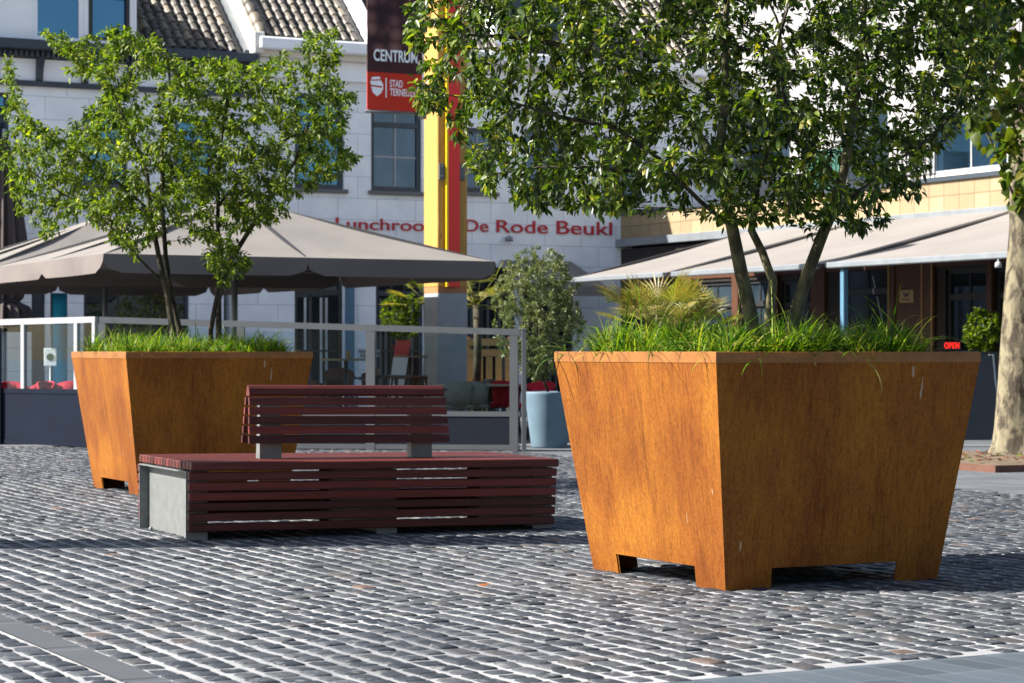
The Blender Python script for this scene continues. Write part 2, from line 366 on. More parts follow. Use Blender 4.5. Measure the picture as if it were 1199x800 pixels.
# setts
def setts():
    U=.122
    us=np.arange(-24,24,U); Vs=[];Fs=[];cnt=0
    g=np.array([-1,-.68,.68,1.0])
    gx,gyy=np.meshgrid(g,g,indexing='ij'); rr=np.stack([gx.ravel(),gyy.ravel()],1)
    quad=[]
    for i in range(3):
        for j in range(3): quad.append((i*4+j,(i+1)*4+j,(i+1)*4+j+1,i*4+j+1))
    ring=[0,4,8,12,13,14,15,11,7,3,2,1]
    for k in range(12): quad.append((ring[k],16+k,16+(k+1)%12,ring[(k+1)%12]))
    quad=np.array(quad)
    cen=[];hs=[]
    for i,u in enumerate(us):
        v=-2+rng.random()*.15
        while v<34:
            Lh=rng.uniform(.115,.185); cen.append((u,v+Lh/2)); hs.append((U/2-rng.uniform(.012,.022),Lh/2-rng.uniform(.006,.015))); v+=Lh+rng.uniform(0,.006)
    cen=np.array(cen);hs=np.array(hs)
    s0=float(S0@ru); q=cen[:,0]-s0; kk=np.round((np.where(q<.0775,-q-.061,q-.155-.061))/U); cen[:,0]=np.where(q<.0775,s0-.061-kk*U,s0+.155+.061+kk*U)+.0; okc=kk>=0; cen=cen[okc];hs=hs[okc]; cen[:,1]+=0
    # slow waver of the courses
    wob=.035*np.sin(cen[:,1]*.9+cen[:,0]*.25)+.02*np.sin(cen[:,1]*2.1+1.3)
    wob=wob*np.clip(np.abs(cen[:,0]-s0-.08)/1.5,0,1)
    P=(cen[:,:1]+wob[:,None])*ru+cen[:,1:]*lv
    X,Y=P[:,0],P[:,1]
    keep=(Y>6.5)&(Y<28.9)&(np.abs(X)<.235*Y+1.6)
    keep&=side(A0,A1,X,Y)>.06
    keep&=side(B0,B0+Fd,X,Y)>.06
    perp=(P-S0)@ru; keep&=~((perp>-.03)&(perp<.19))
    P=P[keep];hs=hs[keep];n=len(P)
    ang=TH+rng.normal(0,.045,n); ca,sa=np.cos(ang),np.sin(ang)
    h=np.clip(rng.normal(.0072,.0017,n),.003,.013)
    tiltx=rng.normal(0,.012,n);tilty=rng.normal(0,.015,n)
    loc=rr[None]*hs[:,None,:]*(1+rng.normal(0,.055,(n,16,1)))
    corner=(np.abs(rr[:,0])>.9)&(np.abs(rr[:,1])>.9); loc[:,corner,:]*=rng.uniform(.86,.97,(n,int(corner.sum()),1))
    edge=(np.abs(rr[:,0])>.9)|(np.abs(rr[:,1])>.9)
    z=h[:,None]+loc[:,:,0]*tiltx[:,None]+loc[:,:,1]*tilty[:,None]-edge[None]*.0042+rng.normal(0,.0009,(n,16))
    top=np.concatenate([loc,z[:,:,None]],2)
    bot=top[:,ring,:].copy(); bot[:,:,:2]*=1.03; bot[:,:,2]=.0005
    al=np.concatenate([top,bot],1)
    Vx=al[:,:,0]*ca[:,None]-al[:,:,1]*sa[:,None]+P[:,:1]; Vy=al[:,:,0]*sa[:,None]+al[:,:,1]*ca[:,None]+P[:,1:]
    V=np.stack([Vx,Vy,al[:,:,2]+.004],2).reshape(-1,3)
    FQ=(quad[None]+np.arange(n)[:,None,None]*28).reshape(-1,4)
    o=npmesh('cobbles',V,FQ,M['cob'],smooth=True); tag(o,'dark grey cobbles laid in slanting courses over the square','cobbles',kind='structure')
setts()
# slab strip
m=MB()
for k in range(-3,16):
    p=S0+ru*.0+lv*(k*1.0); q=p+lv*.99
    m.add([(*p,.012),(*(p+ru*.155),.012),(*(q+ru*.155),.012),(*q,.012)],[(0,1,2,3)])
tag(m.build('gutter_strip',M['strip']),'narrow strip of smooth grey slabs crossing the cobbles at lower left','paving',kind='structure')
# front pavers
m=MB(); q=B0-Fd*14; e=B0+Fd*14; dn=np.array([Fd[1],-Fd[0]])
m.add([(*q,.008),(*(q+dn*12),.008),(*(e+dn*12),.008),(*e,.008)],[(0,1,2,3)])
tag(m.build('front_pavement',M['paver_front']),'smooth slate pavers along the near edge of the cobbles','paving',kind='structure')
m=MB()
pA=np.array([-14.,29.02]);m.box(-14,10,29.0,29.16,0,.022); tag(m.build('terrace_edge_band',simple('pale_kerb',(.2,.2,.2),.8)),'pale stone band in front of the glass terrace screens','kerb',kind='structure')

# ------------------------------------------------------------------ planters
def planter(name,label,x,y,th,seed):
    b,tt,H,rb=1.32,1.634,1.2,.055
    c=np.array([x,y])+b/2*(np.array([math.cos(th),math.sin(th)])+np.array([-math.sin(th),math.cos(th)]))
    root=thing(name,label,'planter',(c[0],c[1],0),th,'rusty steel planters on the square')
    hb,ht=b/2,tt/2; zr=H-rb; fw=.27; nh=.11; T=.008
    def half(z): return hb+(ht-hb)*min(1,z/zr)
    m=MB()
    for k in range(4):
        ca,sa=[(1,0),(0,1),(-1,0),(0,-1)][k]
        def P(u,z,ins=0):
            h=half(z)-ins; X,Y=u,-h
            return (X*ca-Y*sa, X*sa+Y*ca, z)
        for ins,flip in ((0,False),(T,True)):
            h0,hn,h1=half(0)-ins,half(nh)-ins,half(zr)-ins
            vs=[P(-h0,0,ins),P(-h0+fw,0,ins),P(-hn+fw+.01,nh,ins),P(hn-fw-.01,nh,ins),P(h0-fw,0,ins),P(h0,0,ins),P(hn,nh,ins),P(h1,zr,ins),P(-h1,zr,ins),P(-hn,nh,ins)]
            fs=[(0,1,2,9),(3,4,5,6),(9,2,3,6),(9,6,7,8)]
            if flip: fs=[tuple(reversed(f)) for f in fs]
            m.add(vs,fs)
        h0,hn=half(0),half(nh)
        m.add([P(-h0,0),P(-h0+fw,0),P(-hn+fw+.01,nh),P(hn-fw-.01,nh),P(h0-fw,0),P(h0,0),
               P(-h0,0,T),P(-h0+fw,0,T),P(-hn+fw+.01,nh,T),P(hn-fw-.01,nh,T),P(h0-fw,0,T),P(h0,0,T)],
              [(0,6,7,1),(1,7,8,2),(2,8,9,3),(3,9,10,4),(4,10,11,5)])
    q=half(nh+.005)-T-.002; m.add([(-q,-q,nh+.005),(q,-q,nh+.005),(q,q,nh+.005),(-q,q,nh+.005)],[(3,2,1,0)])
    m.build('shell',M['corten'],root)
    m=MB(); ho=ht+.003; w=.06
    for k in range(4):
        ca,sa=[(1,0),(0,1),(-1,0),(0,-1)][k]
        rt=lambda X,Y,z:(X*ca-Y*sa,X*sa+Y*ca,z)
        m.add([rt(-ho,-ho,zr),rt(ho,-ho,zr),rt(ho,-ho,H-.004),rt(-ho,-ho,H-.004),rt(ho-.004,-ho+.004,H),rt(-ho+.004,-ho+.004,H),rt(ho-w,-ho+w,H),rt(-ho+w,-ho+w,H),rt(ho-w,-ho+w,H-.12),rt(-ho+w,-ho+w,H-.12)],
              [(0,1,2,3),(3,2,4,5),(5,4,6,7),(7,6,8,9)])
    m.build('rim',M['rim'],root)
    m=MB(); n=14; q=ht-.065; vs=[];fs=[]
    for i in range(n+1):
        for j in range(n+1):
            X=-q+2*q*i/n;Y=-q+2*q*j/n; vs.append((X,Y,H-.06+.05*noise.noise(Vector((X*2,Y*2,seed)))))
    for i in range(n):
        for j in range(n): fs.append((i*(n+1)+j,(i+1)*(n+1)+j,(i+1)*(n+1)+j+1,i*(n+1)+j+1))
    m.add(vs,fs,0,True); m.build('soil',M['soil'],root)
    return root,c
P1,C1=planter('planter','large rusty steel planter in the right foreground, with tall tree, beside the bench end',1.065,11.524,R(27.8),1)
P2,C2=planter('planter','rusty steel planter behind the bench at left, partly hidden by it',-3.092,19.15,R(26.3),2)

# ------------------------------------------------------------------ grass
def blades(name,label,cx,cy,th,half,n_tufts,per,length,z0,seed,spots=None,bw=.0042,lean0=.35):
    r=np.random.default_rng(seed); tc=[]
    if spots is None:
        k=0
        while len(tc)<n_tufts and k<5000:
            k+=1; p=r.uniform(-half,half,2)
            if np.hypot(p[0]-.8,p[1]+.8)<.38 or np.hypot(p[0]+.8,p[1]-.8)<.28: continue
            if all(np.hypot(*(p-q))>.11 for q in tc): tc.append(p)
    else: tc=[np.array(s) for s in spots]
    tc=np.array(tc); N=len(tc)*per
    base=np.repeat(tc,per,0)+r.normal(0,.028,(N,2)); sc=np.repeat(r.uniform(.7,1.15,len(tc)),per)
    yaw=r.uniform(0,2*np.pi,N); L=length*sc*r.uniform(.45,1.15,N); L[r.random(N)<.03]*=1.5
    lean=np.abs(r.normal(lean0,.28,N)); curl=r.uniform(.5,2.1,N)
    S=6; t=np.linspace(0,1,S+1)
    ang=lean[:,None]+curl[:,None]*t[None]**1.4
    dx=np.sin(ang);dz=np.cos(ang); seg=L[:,None]/S
    hx=np.concatenate([np.zeros((N,1)),np.cumsum(dx[:,:-1]*seg,1)],1); hz=np.concatenate([np.zeros((N,1)),np.cumsum(dz[:,:-1]*seg,1)],1)
    dirx=np.cos(yaw);diry=np.sin(yaw)
    wd=bw*(1-t**2.2)[None]*r.uniform(.7,1.3,N)[:,None]+.0004
    tw=yaw[:,None]+np.pi/2+r.normal(0,.5,N)[:,None]
    X=base[:,:1]+hx*dirx[:,None];Y=base[:,1:]+hx*diry[:,None];Z=z0+hz
    Lx=X-np.cos(tw)*wd;Ly=Y-np.sin(tw)*wd;Rx=X+np.cos(tw)*wd;Ry=Y+np.sin(tw)*wd
    V=np.stack([np.stack([Lx,Ly,Z],2),np.stack([Rx,Ry,Z-wd*.3],2)],2).reshape(-1,3)
    c,s=math.cos(th),math.sin(th)
    V=np.stack([V[:,0]*c-V[:,1]*s+cx,V[:,0]*s+V[:,1]*c+cy,V[:,2]],1)
    b=(np.arange(N)*(S+1)*2)[:,None]+np.arange(S)[None]*2
    FQ=np.stack([b,b+1,b+3,b+2],2).reshape(-1,4)
    o=npmesh(name,V,FQ,M['grass'],smooth=True); tag(o,label,'grass',kind='stuff'); return o
blades('sedge_grass','tufts of bright sedge grass spilling over the rim of the large right planter',*C1,R(27.8),.72,66,150,.265,1.12,11,bw=.0048)
rs=np.random.default_rng(77)
sp1=[(-.76+rs.uniform(0,.03),q) for q in np.linspace(-.72,.78,13)]+[(q,-.76) for q in np.linspace(-.7,.40,9)]
blades('rim_sedge','long pale sedge blades arching out over the lit rim of the right planter',*C1,R(27.8),.7,1,9,.42,1.16,33,spots=sp1,bw=.0045,lean0=.85)
blades('sedge_grass','low bright sedge grass growing in the rusty planter behind the bench',*C2,R(26.3),.73,80,110,.26,1.12,12,bw=.0048)

# ------------------------------------------------------------------ trees
def inpoly(px,py,poly):
    c=np.zeros(len(px),bool); n=len(poly)
    for i in range(n):
        x1,y1=poly[i];x2,y2=poly[(i+1)%n]
        if y1==y2: continue
        k=((y1>py)!=(y2>py))&(px<(x2-x1)*(py-y1)/(y2-y1)+x1); c^=k
    return c
def attract(poly,n,Y0,depth,cen,seed,gap=.0,gs=1.6):
    r=np.random.default_rng(seed); xs=[p[0] for p in poly];ys=[p[1] for p in poly]; out=[]
    cx,cy=cen; rx=(max(xs)-min(xs))/2; ry=(max(ys)-min(ys))/2
    while len(out)<n:
        px=r.uniform(min(xs),max(xs),4000);py=r.uniform(min(ys),max(ys),4000); k=inpoly(px,py,poly); px=px[k];py=py[k]
        q=np.clip(1-((px-cx)/rx)**2*.8-((py-cy)/ry)**2*.5,.04,1)**.5
        d=r.uniform(-1,1,len(px))*q*depth
        Y=Y0+d
        for a,b,yy in zip(px,py,Y):
            p=Vector((at(a,yy),yy,zz(b,yy)))
            if noise.noise(p*gs+Vector((seed,0,0)))>-gap: out.append(tuple(p))
    return np.array(out[:n])
def grow(att,limbs,step=.07,di=.9,dk=.13,iters=70,seed=0,tropism=.0):
    r=np.random.default_rng(seed)
    P=[];par=[]
    for pts in limbs:                      # limbs: lists of points; first may be an existing node index
        prev=-1
        start=pts[0]
        if isinstance(start,int): prev=start; pts=pts[1:]
        elif len(P) :
            prev=-1
        last=np.array(P[prev]) if prev>=0 else None
        for q in pts:
            q=np.array(q,float)
            if last is None: P.append(q);par.append(-1);prev=len(P)-1;last=q;continue
            d=np.linalg.norm(q-last);k=max(1,int(d/step))
            for i in range(1,k+1): P.append(last+(q-last)*i/k);par.append(prev);prev=len(P)-1
            last=q
    P=np.array(P);par=list(par); A=att.copy()
    near=np.full(len(A),1e9);ni=np.zeros(len(A),int)
    def upd(i0):
        nonlocal near,ni
        Q=P[i0:]
        for a in range(0,len(Q),400):
            D=np.linalg.norm(A[:,None]-Q[None,a:a+400],axis=2); j=D.argmin(1);dm=D[np.arange(len(A)),j]
            k=dm<near; near[k]=dm[k];ni[k]=i0+a+j[k]
    upd(0)
    for it in range(iters):
        k=near>dk; A=A[k];near=near[k];ni=ni[k]
        if len(A)==0: break
        act=near<di
        if not act.any(): act=near<=near.min()+.2
        idx=ni[act];vec=A[act]-P[idx];vec/=np.linalg.norm(vec,axis=1)[:,None]
        u,inv=np.unique(idx,return_inverse=True); S=np.zeros((len(u),3));np.add.at(S,inv,vec)
        S+=r.normal(0,.25,S.shape)*.6; S[:,2]+=tropism
        S/=np.linalg.norm(S,axis=1)[:,None]+1e-9
        i0=len(P); P=np.vstack([P,P[u]+S*step]); par+=list(u); upd(i0)
    par=np.array(par); n=len(P)
    return P,par
def stemfloor(r,P,limbs,nl,r0,r1,step):
    i=0
    for li,L in enumerate(limbs):
        st=i; last=np.array(L[0],float); i+=1
        for q in L[1:]:
            q=np.array(q,float); d=np.linalg.norm(q-last); i+=max(1,int(d/step)); last=q
        if li<nl:
            n=i-st
            for k in range(n): r[st+k]=max(r[st+k],r0[li]*(1-k/n)+r1*k/n)
    return r
def stems(P,par,r,name,mat,parent,lo):
    rt=np.zeros(len(P),int)
    for i in range(len(P)): rt[i]=i if par[i]<0 else rt[par[i]]
    for q in np.unique(rt):
        rr=np.where(rt==q,r,-1.); branchmesh(P,par,rr,name,mat,parent,lo=lo)
def radii(P,par,tip,exp,fixed=None):
    n=len(P);r=np.zeros(n);acc=np.zeros(n)
    for i in range(n-1,-1,-1):
        r[i]=max(tip,acc[i]**(1/exp)) if acc[i]>0 else tip
        if par[i]>=0: acc[par[i]]+=r[i]**exp
    return r
def branchmesh(P,par,r,name,mat,parent,nmin=4,lo=0,hi=9):
    V=[];Fq=[];b=0
    for i in range(len(P)):
        p=par[i]
        if p<0 or not(lo<=r[i]<hi): continue
        a=P[p];c=P[i];d=c-a;L=np.linalg.norm(d)
        if L<1e-6: continue
        d=d/L; k=4 if r[i]<.008 else (6 if r[i]<.02 else 10)
        x=np.cross(d,[.1,.9,.3]);x/=np.linalg.norm(x)+1e-9;y=np.cross(d,x)
        t=np.arange(k)*2*np.pi/k; ring=np.outer(np.cos(t),x)+np.outer(np.sin(t),y)
        ra=min(abs(r[p]) if r[p]>0 else r[i],r[i]*1.25); V.append(a-d*ra*.3+ring*ra); V.append(c+d*r[i]*.2+ring*r[i])
        for j in range(k): Fq.append((b+j,b+(j+1)%k,b+k+(j+1)%k,b+k+j))
        b+=2*k
    return npmesh(name,np.vstack(V),np.array(Fq),mat,parent,smooth=True)
def leafmesh(P,par,r,name,mat,parent,n,length,width,droop,seed,rmax=.006,spread=.05,fold=.35,dark=None):
    g=np.random.default_rng(seed); cand=np.where((r<rmax)&(par>=0))[0]
    w=np.ones(len(cand)); child=np.zeros(len(P));np.add.at(child,par[par>=0],1); w[child[cand]==0]=2.6
    pick=g.choice(cand,n,p=w/w.sum()); t=g.random(n)[:,None]
    base=P[pick]*t+P[par[pick]]*(1-t)+g.normal(0,spread*.25,(n,3))
    dirb=P[pick]-P[par[pick]]; dirb/=np.linalg.norm(dirb,axis=1)[:,None]+1e-9
    out=g.normal(0,1,(n,3)); out/=np.linalg.norm(out,axis=1)[:,None]
    d=dirb*.7+out*.9; d[:,2]-=droop*g.uniform(.3,1.3,n); d/=np.linalg.norm(d,axis=1)[:,None]
    up=g.normal(0,.55,(n,3));up[:,2]+=1; sidev=np.cross(d,up);sidev/=np.linalg.norm(sidev,axis=1)[:,None]+1e-9
    nr=np.cross(sidev,d); L=length*g.uniform(.6,1.2,n)[:,None]; W=width*g.uniform(.75,1.2,n)[:,None]*L/length
    base=base+d*.012
    a=base; mid=base+d*L*.48-nr*W*fold*.5; tip=base+d*L-nr*L*.16+np.array([0,0,-1])*L*.1
    l1=base+d*L*.30+sidev*W*.50; r1=base+d*L*.30-sidev*W*.50; l2=base+d*L*.70+sidev*W*.40-nr*L*.05; r2=base+d*L*.70-sidev*W*.40-nr*L*.05
    V=np.stack([a,mid,tip,l1,l2,r1,r2],1).reshape(-1,3); b=np.arange(n)*7
    FQ=np.concatenate([np.stack([b,b+1,b+4,b+3],1),np.stack([b+1,b+2,b+2,b+4],1)[:, [0,1,3]].repeat(1,0) if False else np.stack([b,b+5,b+6,b+1],1)])
    TR=np.concatenate([np.stack([b+1,b+2,b+4],1),np.stack([b+1,b+6,b+2],1)])
    me=bpy.data.meshes.new(name); loops=np.concatenate([FQ.ravel(),TR.ravel()]).astype(np.int32)
    nq,ntr=len(FQ),len(TR)
    me.vertices.add(len(V)); me.vertices.foreach_set('co',V.astype(np.float32).ravel())
    me.loops.add(len(loops)); me.loops.foreach_set('vertex_index',loops)
    me.polygons.add(nq+ntr)
    st=np.concatenate([np.arange(nq)*4,nq*4+np.arange(ntr)*3]).astype(np.int32); tot=np.concatenate([np.full(nq,4),np.full(ntr,3)]).astype(np.int32)
    me.polygons.foreach_set('loop_start',st);me.polygons.foreach_set('loop_total',tot)
    me.materials.append(mat); me.update(calc_edges=True)
    o=bpy.data.objects.new(name,me); col.objects.link(o); o.parent=parent; return o

def shift(P,c): return P-np.array([c[0],c[1],0])
def pt(px,py,Y): return (at(px,Y),Y,zz(py,Y))

# --- tree in the large planter
poly1=[(476,8),(480,75),(470,128),(520,150),(548,195),(575,245),(640,250),(700,250),(742,262),(758,232),(800,226),(838,236),(866,246),(905,262),(945,250),(985,262),(1035,276),(1070,250),(1085,205),(1135,150),(1165,120),(1190,60),(1180,-80),(1120,-190),(980,-270),(820,-270),(680,-220),(560,-150),(490,-60)]
Y1=C1[1]
att=attract(poly1,7000,Y1,1.25,(850,20),3,gap=.17,gs=2.3)
k=~((att[:,2]<zz(225,Y1))&(att[:,0]>at(735,Y1))&(att[:,0]<at(800,Y1))&(np.arange(len(att))%3>0)); att=att[k]
tr1=thing('multi_stem_tree','tall multi-stemmed tree with dark glossy leaves growing in the large right planter','tree',(C1[0],C1[1],1.13))
z=1.1
limbs=[[ (at(887,Y1-.1),Y1-.1,z), pt(879,370,Y1-.1),pt(868,320,Y1-.1),pt(858,270,Y1-.12),pt(848,225,Y1-.15),pt(842,180,Y1-.1),pt(850,110,Y1),pt(848,30,Y1),pt(860,-60,Y1)],
       [ (at(902,Y1+.15),Y1+.15,z), pt(900,372,Y1+.15),pt(905,330,Y1+.15),pt(893,296,Y1+.2),pt(880,270,Y1+.25),pt(886,220,Y1+.3),pt(905,150,Y1+.45),pt(915,60,Y1+.5)],
       [ (at(915,Y1),Y1,z), pt(930,372,Y1),pt(944,325,Y1-.05),pt(963,275,Y1-.1),pt(980,235,Y1-.1),pt(990,190,Y1-.1),pt(1000,130,Y1),pt(1010,50,Y1),pt(1015,-40,Y1)],
       [ pt(852,262,Y1-.13),pt(820,236,Y1-.3),pt(796,212,Y1-.4),pt(762,178,Y1-.5),pt(720,150,Y1-.5),pt(660,138,Y1-.5),pt(600,120,Y1-.45)],
       [ pt(844,195,Y1-.12),pt(800,130,Y1),pt(755,90,Y1+.1),pt(690,60,Y1+.15),pt(620,45,Y1+.1),pt(540,40,Y1)],
       [ pt(963,272,Y1-.1),pt(1000,230,Y1-.3),pt(1040,195,Y1-.5),pt(1085,165,Y1-.5),pt(1120,130,Y1-.4)],
       [ pt(846,205,Y1-.12),pt(780,205,Y1-.6),pt(700,196,Y1-.75),pt(630,196,Y1-.7),pt(572,205,Y1-.65)],
       [ pt(985,215,Y1-.1),pt(950,170,Y1-.5),pt(920,120,Y1-.7),pt(910,60,Y1-.7)]]
P,par=grow(att,[ [np.array(q) for q in L] for L in limbs],.07,.8,.12,60,5,-.05)
# join forked limbs to their stems
roots=[i for i in range(len(P)) if par[i]<0]
def join(P,par,n_free):
    rt=[i for i in range(len(P)) if par[i]<0]
    for i in rt[n_free:]:
        D=np.linalg.norm(P[:i]-P[i],axis=1); par[i]=D.argmin()
    return par
par=join(P,par,3); r=radii(P,par,.0019,2.35)
print('tree1 nodes',len(P),'rmax',r.max()); r=stemfloor(np.minimum(r,.045),P,limbs,3,(.044,.028,.041),.010,.07)
Pl=P-np.array([C1[0],C1[1],1.13])
stems(Pl,par,r,'trunk',M['bark'],tr1,.012); branchmesh(Pl,par,r,'branches',M['dbark'],tr1,hi=.012)
leafmesh(Pl,par,r,'crown',M['green_leaf'],tr1,52000,.050,.0235,.5,21)

# --- tree in the planter behind the bench
poly2=[(2,100),(8,60),(28,118),(55,150),(95,135),(118,100),(78,92),(66,62),(50,38),(100,40),(118,26),(168,30),(205,62),(250,62),(292,66),(335,60),(352,40),(398,24),(404,52),(398,92),(425,120),(402,150),(424,186),(388,212),(352,232),(330,268),(296,258),(270,272),(300,300),(276,330),(240,318),(232,282),(190,272),(150,300),(100,262),(45,285),(12,236),(0,206),(0,160)]
Y2=C2[1]
att=attract(poly2,4200,Y2,1.25,(215,165),8,gap=.16,gs=2.4)
tr2=thing('multi_stem_tree','smaller multi-stemmed tree with fresh light green leaves in the planter behind the bench','tree',(C2[0],C2[1],1.13))
limbs=[[ (at(206,Y2),Y2,z),pt(202,385,Y2),pt(196,345,Y2),pt(188,310,Y2),pt(176,250,Y2),pt(172,200,Y2),pt(150,150,Y2),pt(130,100,Y2+.1)],
       [ (at(213,Y2+.1),Y2+.1,z),pt(210,385,Y2+.1),pt(201,350,Y2+.1),pt(194,300,Y2+.1),pt(190,240,Y2+.1),pt(190,170,Y2+.1),pt(200,110,Y2+.1),pt(196,60,Y2)],
       [ (at(245,Y2-.1),Y2-.1,z),pt(247,385,Y2-.1),pt(254,348,Y2-.1),pt(258,310,Y2-.1),pt(255,262,Y2-.1),pt(256,200,Y2),pt(262,140,Y2),pt(270,90,Y2)],
       [ (at(256,Y2+.1),Y2+.1,z),pt(256,385,Y2+.1),pt(256,350,Y2+.1),pt(270,305,Y2+.2),pt(292,270,Y2+.2),pt(318,230,Y2+.2),pt(345,190,Y2+.2),pt(370,120,Y2+.2)],
       [ pt(185,325,Y2),pt(160,300,Y2-.1),pt(140,275,Y2-.2),pt(110,248,Y2-.3),pt(70,225,Y2-.3),pt(35,200,Y2-.3)],
       [ pt(190,260,Y2+.1),pt(140,215,Y2+.3),pt(95,180,Y2+.4),pt(50,150,Y2+.4)],
       [ pt(256,240,Y2),pt(300,190,Y2-.3),pt(340,160,Y2-.4),pt(380,150,Y2-.4)]]
P,par=grow(att,[[np.array(q) for q in L] for L in limbs],.065,.8,.11,60,6,0)
par=join(P,par,4); r=radii(P,par,.0017,2.3); print('tree2 nodes',len(P),'rmax',r.max()); r=stemfloor(np.minimum(r,.034),P,limbs,4,(.032,.028,.024,.030),.009,.065)
Pl=P-np.array([C2[0],C2[1],1.13])
stems(Pl,par,r,'trunk',M['dbark'],tr2,.011); branchmesh(Pl,par,r,'branches',M['dbark'],tr2,hi=.011)
leafmesh(Pl,par,r,'crown',M['light_leaf'],tr2,40000,.050,.022,.35,22)

# --- plane tree
YP=25.4; XP=at(1190,YP)
pl=thing('plane_tree','old plane tree with mottled flaking bark in a soil bed at the right edge','tree',(XP,YP,0))
m=MB(); n=26; rings=[]
prof=[(0,.34,0),(.06,.31,0),(.16,.265,0),(.35,.235,0),(.7,.215,.005),(1.1,.205,.02),(1.6,.195,.05),(2.1,.185,.075),(2.6,.18,.10),(3.0,.195,.11),(3.3,.17,.12),(4.0,.15,.15),(5.0,.12,.2),(6.2,.07,.3)]
vs=[];fs=[]
for i,(zc,rad,ox) in enumerate(prof):
    for k in range(n):
        a=2*math.pi*k/n; root=max(0,.4-zc)/.4; q=1+.28*root*max(0,math.cos(a*5+.6))**2+.09*noise.noise(Vector((math.cos(a)*1.6,math.sin(a)*1.6,zc*1.3)))
        vs.append((ox+rad*q*math.cos(a),rad*q*math.sin(a),zc))
for i in range(len(prof)-1):
    for k in range(n): k2=(k+1)%n; fs.append((i*n+k,i*n+k2,(i+1)*n+k2,(i+1)*n+k))
m.add(vs,fs,0,True); m.build('trunk',M['pbark'],pl)
polyp=[(1075,-40),(1085,40),(1110,110),(1120,150),(1150,175),(1205,215),(1290,220),(1380,150),(1400,0),(1370,-160),(1260,-260),(1150,-220),(1090,-130)]
att=attract(polyp,1500,YP,2.2,(1230,-20),14,gap=.1,gs=.9)
L=[[np.array((XP+.1,YP,2.6)),np.array(pt(1160,165,YP-.3)),np.array(pt(1140,120,YP-.5)),np.array(pt(1120,60,YP-.6))],
   [np.array((XP+.12,YP,3.2)),np.array(pt(1230,130,YP+.3)),np.array(pt(1290,60,YP+.5))],
   [np.array((XP+.2,YP,4.8)),np.array(pt(1160,-40,YP)),np.array(pt(1120,-100,YP))],[np.array((XP+.22,YP,5.2)),np.array(pt(1270,-90,YP)),np.array(pt(1330,-130,YP))]]
P,par=grow(att,L,.13,1.6,.22,50,9,0); r=np.minimum(radii(P,par,.003,2.3),.07); Pl=P-np.array([XP,YP,0])
branchmesh(Pl,par,r,'branches',M['pbark'],pl)
leafmesh(Pl,par,r,'crown',M['plane_leaf'],pl,7500,.15,.12,.5,23,.02,.2)
# tree pit
pc=np.array([4.79,22.9]); pit=thing('tree_pit','square soil bed with rusty steel edging round the plane tree','tree pit',(pc[0],pc[1],0),TH)
m=MB(); S=2.6
m.box(0,S,0,.03,0,.07);m.box(0,S,S-.03,S,0,.07);m.box(0,.03,.03,S-.03,0,.07);m.box(S-.03,S,.03,S-.03,0,.07); m.build('edging',M['brick_edge'],pit)
m=MB(); vs=[];fs=[];n=24
for i in range(n+1):
    for j in range(n+1):
        X=.03+(S-.06)*i/n;Y=.03+(S-.06)*j/n; dd=math.hypot(X-1.15,Y-2.2); vs.append((X,Y,.05+.03*noise.noise(Vector((X*3,Y*3,0)))+.05*math.exp(-dd*1.5)))
for i in range(n):
    for j in range(n): fs.append((i*(n+1)+j,(i+1)*(n+1)+j,(i+1)*(n+1)+j+1,i*(n+1)+j+1))
m.add(vs,fs,0,True); m.build('soil',simple('pit_soil',(.12,.09,.065),.95,0,.1,.3,9,.8,30),pit)
r_=np.random.default_rng(4); N=260; bp=r_.uniform(.1,S-.1,(N,2)); V=[];Fq=[]
for i,(x,y) in enumerate(bp):
    a=r_.uniform(0,6.28); l=r_.uniform(.02,.05); dx,dy=math.cos(a)*l,math.sin(a)*l; h=.075+r_.uniform(0,.02)
    V+=[(x,y,h),(x+dx-dy*.4,y+dy+dx*.4,h+.015),(x+2*dx,y+2*dy,h),(x+dx+dy*.4,y+dy-dx*.4,h+.01)]; Fq.append((4*i,4*i+1,4*i+2,4*i+3))
npmesh('weeds',np.array(V),np.array(Fq),[M['green_leaf'],M['dead']],pit,mi=(r_.random(N)<.6).astype(int),kind='stuff')

# ------------------------------------------------------------------ bench
bn=thing('slatted_bench','wide backed bench of dark red hardwood slats with grey steel ends, between the planters','bench',(-2.065,14.587,0),R(23.8))
UL=2.56
def shear(x,y,z): return (x,y,z-(.0095*max(0,x) if z>.03 else 0))
W=M['bwood']
m=MB(); nb=17; v0,v1=-.10,1.20; pitch=(v1-v0)/nb
for i in range(nb): m.box(.015+random.uniform(-.002,.002),UL+random.uniform(-.002,.002),v0+i*pitch,v0+i*pitch+pitch-.013,.452,.504,bev=.005)
m.map(shear).build('seat',W,bn)
for fb in (0,1):
    m=MB()
    for k in range(6):
        zt=.440-.0645*k; off=-.094+.0035*(k+1)
        ya,yb=(off,off+.04) if fb==0 else (1.10-off-.04,1.10-off)
        m.box(.004+random.uniform(-.003,.003),UL-.01-.002*k,ya,yb,zt-.052,zt,bev=.005)
    m.map(shear).build('front_panel' if fb==0 else 'back_panel',W,bn)
def frame(u0,openend):
    m=MB(); w=.14; z1=.444; a,b=-.028,1.128; t=.008
    m.box(u0,u0+w,a,a+t,0,z1);m.box(u0,u0+w,b-t,b,0,z1);m.box(u0,u0+w,a+t,b-t,z1-t,z1)
    pu=u0+(.065 if openend<=0 else w-.065-t)
    m.box(pu,pu+t,a+t,b-t,0.0,z1-t)
    m.tube([(u0+.02,.9,0),(u0+.02,.9,.03)],.012,6); return m.map(shear)
frame(0,-1).build('end_frame',M['bsteel'],bn); frame(UL-.16,1).build('end_frame',M['bsteel'],bn); frame(1.28,-1).build('middle_frame',M['bsteel'],bn)
br0,br1=.526,1.912
m=MB()
